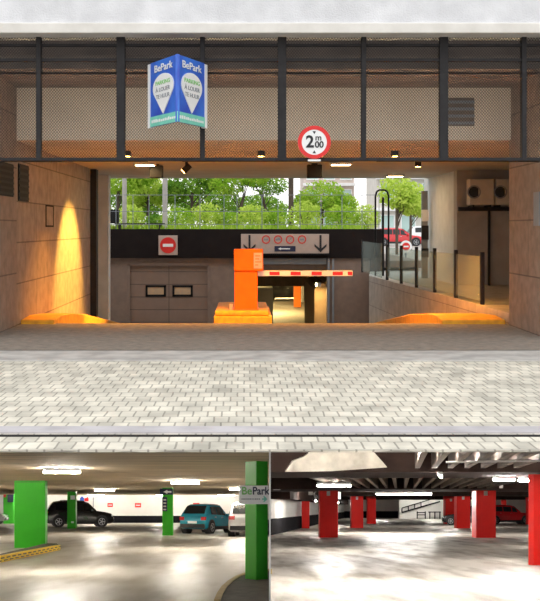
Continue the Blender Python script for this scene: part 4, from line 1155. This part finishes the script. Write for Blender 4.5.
def lpos(px, py):
    Z = 1500.0 / (py - 505); return Vector((PX(px, Z), Z, zL(Z)))
car('black estate car parked behind the slim green pillar', lpos(79, 526.8), math.radians(14), .277, 4.6, 1.82, 1.72, SUV, M['car_black'], roof=True)
car('teal hatchback parked beside the white car', lpos(208, 533), math.radians(64), .277, 3.5, 1.66, 1.50, HATCH, M['car_teal'])
car('white hatchback half hidden behind the front green pillar', lpos(249.3, 535.5), math.radians(86), .277, 4.1, 1.8, 1.60, SUV, M['car_white'])
car('silver car cut by the left edge of the green hall', lpos(-20, 524), math.radians(0), .277, 4.2, 1.75, 1.5, HATCH, M['car_silver'])

# ------------------------------------------------------------------ RED ROOM
HB, HS_ = 2.38, 2.95      # underside of beams / slab
BR = 150.0
def wl_x(Z): return 1.38 + .1425 * (Z - 55.3)
outr = [(PX(270.5, 15.2), 15.2), (9, 15.2), (52, BR), (wl_x(BR), BR), (1.38, 55.3)]
sloped('floor_red_hall', outr, zR, 0, -.3, M['r_floor'], 'pale concrete floor of the red pillared hall')
outc = [(PX(270.5, D2), D2), (9, D2), (52, BR), (wl_x(BR), BR), (1.38, 55.3)]
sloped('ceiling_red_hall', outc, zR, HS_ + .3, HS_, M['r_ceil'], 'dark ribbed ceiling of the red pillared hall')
def wallquad(name, p0, p1, z0, z1, th, m, label=None):
    (x0, y0), (x1, y1) = p0, p1
    d = Vector((x1 - x0, y1 - y0, 0)).normalized(); n = Vector((-d.y, d.x, 0)) * th
    mb = MB().hull8([(x0, y0, zR(y0) + z0), (x1, y1, zR(y1) + z0), (x1 + n.x, y1 + n.y, zR(y1) + z0), (x0 + n.x, y0 + n.y, zR(y0) + z0),
                     (x0, y0, zR(y0) + z1), (x1, y1, zR(y1) + z1), (x1 + n.x, y1 + n.y, zR(y1) + z1), (x0 + n.x, y0 + n.y, zR(y0) + z1)])
    return struct(name, mb, m, label=label)
wallquad('wall_red_left', (1.38, 55.3), (wl_x(BR), BR), -.2, HS_ + .2, .3, M['g_wall'], 'white side wall of the red pillared hall')
wallquad('baseboard_red_left', (1.43, 54.9), (wl_x(BR) + .05, BR), -.05, .90, .10, M['g_black'], 'black band along the foot of the white side wall')
wallquad('wall_red_right', (9, 15.2), (52, BR), -.3, HS_ + .2, -.3, M['g_wall'])
# back wall with the lit ramp recess
wallquad('wall_red_back', (wl_x(BR), BR), (52.3, BR), -.3, HS_ + .3, .3, M['bldg_pink'])
wallquad('baseboard_red_back', (wl_x(BR), BR - .1), (PX(398, BR), BR - .1), -.1, 1.0, .1, M['g_black'])
# dark dropped beam (duct) along the left wall
mb = MB()
P_ = []
for Z in (50, 140):
    P_.append(Z)
mb.hull8([(1.38, 55.3, zR(55.3) + 2.0), (2.5, 55.3, zR(55.3) + 2.0), (wl_x(140) + 1.0, 140, zR(140) + 2.0), (wl_x(140), 140, zR(140) + 2.0),
          (1.38, 55.3, zR(55.3) + HS_), (2.5, 55.3, zR(55.3) + HS_), (wl_x(140) + 1.0, 140, zR(140) + HS_), (wl_x(140), 140, zR(140) + HS_)])
o = mb.build('ventilation_duct', M['r_beam']); tag(o, 'dark ventilation duct along the top of the white side wall', 'duct', kind='thing')
# transverse beams
def xwide(Z): return (max(PX(270.6, Z), wl_x(Z) if Z > 55.3 else -99) + .01, 9 + (Z - 15.2) * 43 / (BR - 15.2) - .05)
for i, (Z0, Z1, hb, nm) in enumerate(((24.4, 29.3, HB, 'near'), (46, 54, HB, 'mid'), (72, 75, HB, 'far'), (104, 107, HB, 'rear'))):
    xa, xb = xwide(Z0)
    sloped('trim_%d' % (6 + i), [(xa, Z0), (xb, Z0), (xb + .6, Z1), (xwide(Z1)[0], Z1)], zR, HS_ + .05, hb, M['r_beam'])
# ribs between the beams (run along the hall)
def rib(x, Z0, Z1, w=.11, drop=.54, m=None, name='ceiling_rib', lab=None):
    mb = MB()
    dx = .155 * (Z1 - Z0)
    mb.hull8([(x, Z0, zR(Z0) + HS_ - drop), (x + w, Z0, zR(Z0) + HS_ - drop), (x + dx + w, Z1, zR(Z1) + HS_ - drop), (x + dx, Z1, zR(Z1) + HS_ - drop),
              (x, Z0, zR(Z0) + HS_), (x + w, Z0, zR(Z0) + HS_), (x + dx + w, Z1, zR(Z1) + HS_), (x + dx, Z1, zR(Z1) + HS_)])
    o = mb.build(name, m or M['r_rib']); return o
g1 = 'pale ribs under the ceiling between the first two beams'
for i in range(17):
    o = rib(PX(306, 29.3) + i * .42, 29.35, 45.95)
    tag(o, 'pale rib under the dark ceiling of the red hall between the first two beams', 'ceiling rib', g1, 'thing')
g2 = 'dark ribs under the near ceiling'
for i in range(7):
    o = rib(PX(422, 16.6) + i * .40, 16.6, 24.35, w=.12, drop=.48, m=M['r_ribdark'])
    tag(o, 'rib under the near ceiling at the top right of the red hall', 'ceiling rib', g2, 'thing')
# bare concrete patch on the near ceiling
mb = MB()
def cp(px, py, h_=HS_):
    Z = (h_ - 1.5) * F / (508 - py); return Vector((PX(px, Z), Z, zR(Z) + h_ - .012))
mb.prism([(PX(a_, 24.34), PZ(b_, 24.34)) for a_, b_ in ((285, 471.5), (330, 470.8), (387, 467), (372, 450), (312, 450), (303, 457), (292, 461))], 'y', 24.30, 24.42)
o = mb.build('bare_concrete_slab', M['r_patch']); tag(o, 'bare pale concrete facing on the near beam of the red hall', 'concrete slab', kind='thing')
# pipe along near ceiling
a, b = cp(446, 461.5, 2.44), cp(545, 460.0, 2.44)
o = MB().tube([a, b], .02).build('ceiling_pipe', M['pale_plate']); tag(o, 'thin pale pipe under the near ceiling of the red hall', 'pipe', kind='thing')

rp = [(302, 309.5, 528.3, 'slim dark red pillar nearest the white side wall'), (319.8, 338, 537.5, 'wide bright red pillar in the left half of the red hall'), (351.3, 363.3, 528, 'red pillar right behind the wide left pillar'),
      (367.5, 376, 523.8, 'third red pillar of the left row, deepest of it'), (445.5, 457, 524, 'red pillar beside the front of the dark car'), (456.8, 470.2, 528.2, 'red pillar in front of the dark car'),
      (476.2, 496, 537.8, 'wide red pillar left of the red car'), (502, 506.5, 520.5, 'thin red pillar behind the red car'), (526.6, 530.4, 524.5, 'narrow strip of red pillar at the end of the red car')]
for px0, px1, py, lab in rp:
    t, Z, w = pillar(lab, px0, px1, py, zR, 508, HB if True else HS_, M['red_pillar'])
    if py > 523.9:
        # pale bracket plates hung at the pillar head
        k = Z / F
        MB().box(-w * .12, w * .06, -.06, -.02, HB - .24, HB - .02).build('head_plate', M['pale_plate'], t)
t = thing('pillar', 'big red pillar cut by the right edge of the picture', 'pillar', (PX(534.3, 26.3), 26.3, zR(26.3)))
MB().prism([(PX(529.5, 26.3) - PX(534.3, 26.3), .1), (PX(532.5, 26.3) - PX(534.3, 26.3), -.12), (PX(545, 26.3) - PX(534.3, 26.3), .0), (.3, .5), (.06, .5)], 'z', -.4, HS_ + .1).build('shaft', M['red_pillar'], t, bevel=.01)
# hanging plates
for px0, px1, py0, py1, Z, lab in ((273.5, 280.5, 481.5, 490, 47.5, 'white square plate hanging at the left end of the red hall'), (308.5, 313, 486.5, 495, 58, 'white plate hanging right of the slim dark red pillar'), (337.8, 341, 492, 499, 62, 'small white plate hanging right of the wide left pillar'), (499.5, 503, 481, 488, 44, 'small white plate hanging beside the right ceiling lamps')):
    t = thing('hanging_plate', lab, 'plate', (PX((px0 + px1) / 2, Z), Z, PZ(py1, Z)))
    w, hh = (px1 - px0) * Z / F / 2, (py1 - py0) * Z / F
    MB().box(-w, w, 0, .04, 0, hh).build('plate', M['pale_plate'], t)
    MB().box(-.015, .015, .005, .035, hh, zR(Z) + HS_ - PZ(py1, Z)).build('hanger', M['steel_dark'], t)
# lamps
def rlamp(label, px, py, length, axis='x', h_=HB, m=None):
    Z = (h_ - .085 - 1.5) * F / (508 - py)
    t = tube_lamp(label, PX(px, Z), Z, zR(Z) + h_, length, m or M['lamp_red_room'], axis)
    if not (24.4 < Z < 29.3): MB().box(-.02, .02, -.02, .02, 0, HS_ - h_).build('hanger', M['steel_dark'], t)
rlamp('bright tube lamp above the wide left red pillar', 334, 485.5, 1.2)
rlamp('bright tube lamp at the top right of the red hall, left of the pair', 504, 479.5, .6)
rlamp('bright tube lamp at the top right of the red hall, right of the pair', 524.5, 480.5, .35)
rlamp('long tube lamp hanging over the middle of the red hall', 404, 494.0, 3.2)
rlamp('small ceiling lamp by the first beam above the middle of the hall', 440, 475.5, .25, 'y')
for x, Z, lab in ((1.6, 20, 'tube lamp over the near floor left of the bare slab'), (4.0, 20.5, 'tube lamp over the near floor in the middle'), (6.6, 21, 'tube lamp over the near floor at the right'), (13.5, 38, 'tube lamp beyond the big red pillar at the right edge'), (17.5, 56, 'tube lamp off to the right of the red hall'), (8.5, 60, 'tube lamp behind the second beam of the red hall'), (17, 80, 'tube lamp over the cars at the right of the red hall'), (25, 110, 'tube lamp at the far right of the red hall'), (17, 128, 'tube lamp before the back wall of the red hall'), (24.5, 133, 'tube lamp lighting the exit ramp at the back of the red hall'), (7.0, 92, 'tube lamp over the deepest red pillars')):
    tube_lamp(lab, x, Z, zR(Z) + HS_, 2.4, M['lamp_red_near' if Z < 25 else 'lamp_red_room'])  # extra lamps added to brighten floor, pillars and ramp recess
for x, Z, lab in ((4.2, 60, 'hung tube lamp beside the duct along the white side wall'), (7.4, 80, 'hung tube lamp over the slim pillar by the white side wall')):
    t = tube_lamp(lab, x, Z, zR(Z) + 2.2, 1.4, M['lamp_red_near'], 'y')  # added only to brighten the white side wall
    MB().box(-.02, .02, -.02, .02, 0, HS_ - 2.2).build('hanger', M['steel_dark'], t)
# ramp with railing on the back wall
ZB_ = 138.0
k = ZB_ / F
mb = MB().box(PX(400, ZB_), PX(447, ZB_), ZB_ + .6, ZB_ + 1.0, zR(ZB_) - .3, zR(ZB_) + HS_ - .3)
struct('wall_red_recess', mb, M['g_wall'], label='bright white wall behind the exit ramp')
t = thing('ramp_railing', 'black railing climbing along the exit ramp at the back of the red hall', 'railing', (PX(400, ZB_), ZB_, zR(ZB_)))
def rloc(px, py): return Vector(((px - 400) * k, 0, PZ(py, ZB_) - zR(ZB_)))
a, b = rloc(402, 512.5), rloc(440, 501.5)
MB().tube([a, b], .10).build('stringer', M['black'], t)
MB().tube([rloc(402, 508), rloc(432, 499)], .06).build('top_rail', M['black'], t)
for i in range(4):
    u = i / 6; p0 = lerp(a, b, u); MB().tube([p0, p0 + Vector((0, 0, 4.2 * k))], .07).build('post', M['black'], t)
t = thing('floor_railing', 'low black railing in front of the white wall at the back of the red hall', 'railing', (PX(415, ZB_), ZB_ - 1, zR(ZB_ - 1)))
def rl2(px, py): return Vector(((px - 415) * k, 0, PZ(py, ZB_) - zR(ZB_)))
for z0 in (512.6, 514.8): MB().tube([rl2(416, z0), rl2(424, z0)], .07).build('rail', M['black'], t)
MB().tube([rl2(427, 512), rl2(439.5, 512)], .07).build('rail', M['black'], t)
for px in (416, 424, 428.5, 433.5, 438.5): MB().tube([rl2(px, 511.5), rl2(px, 518.6)], .08).build('post', M['black'], t)

def rpos(px, py):
    Z = 1500.0 / (py - 508); return Vector((PX(px, Z), Z, zR(Z)))
car('red car parked at the right behind the wide red pillar', rpos(508, 524), math.radians(4), .280, 4.5, 1.8, 1.72, SUV, M['car_red'])
car('dark car parked between the red pillars on the right', rpos(468, 525), math.radians(160), .280, 4.3, 1.78, 1.6, HATCH, M['car_dark'])
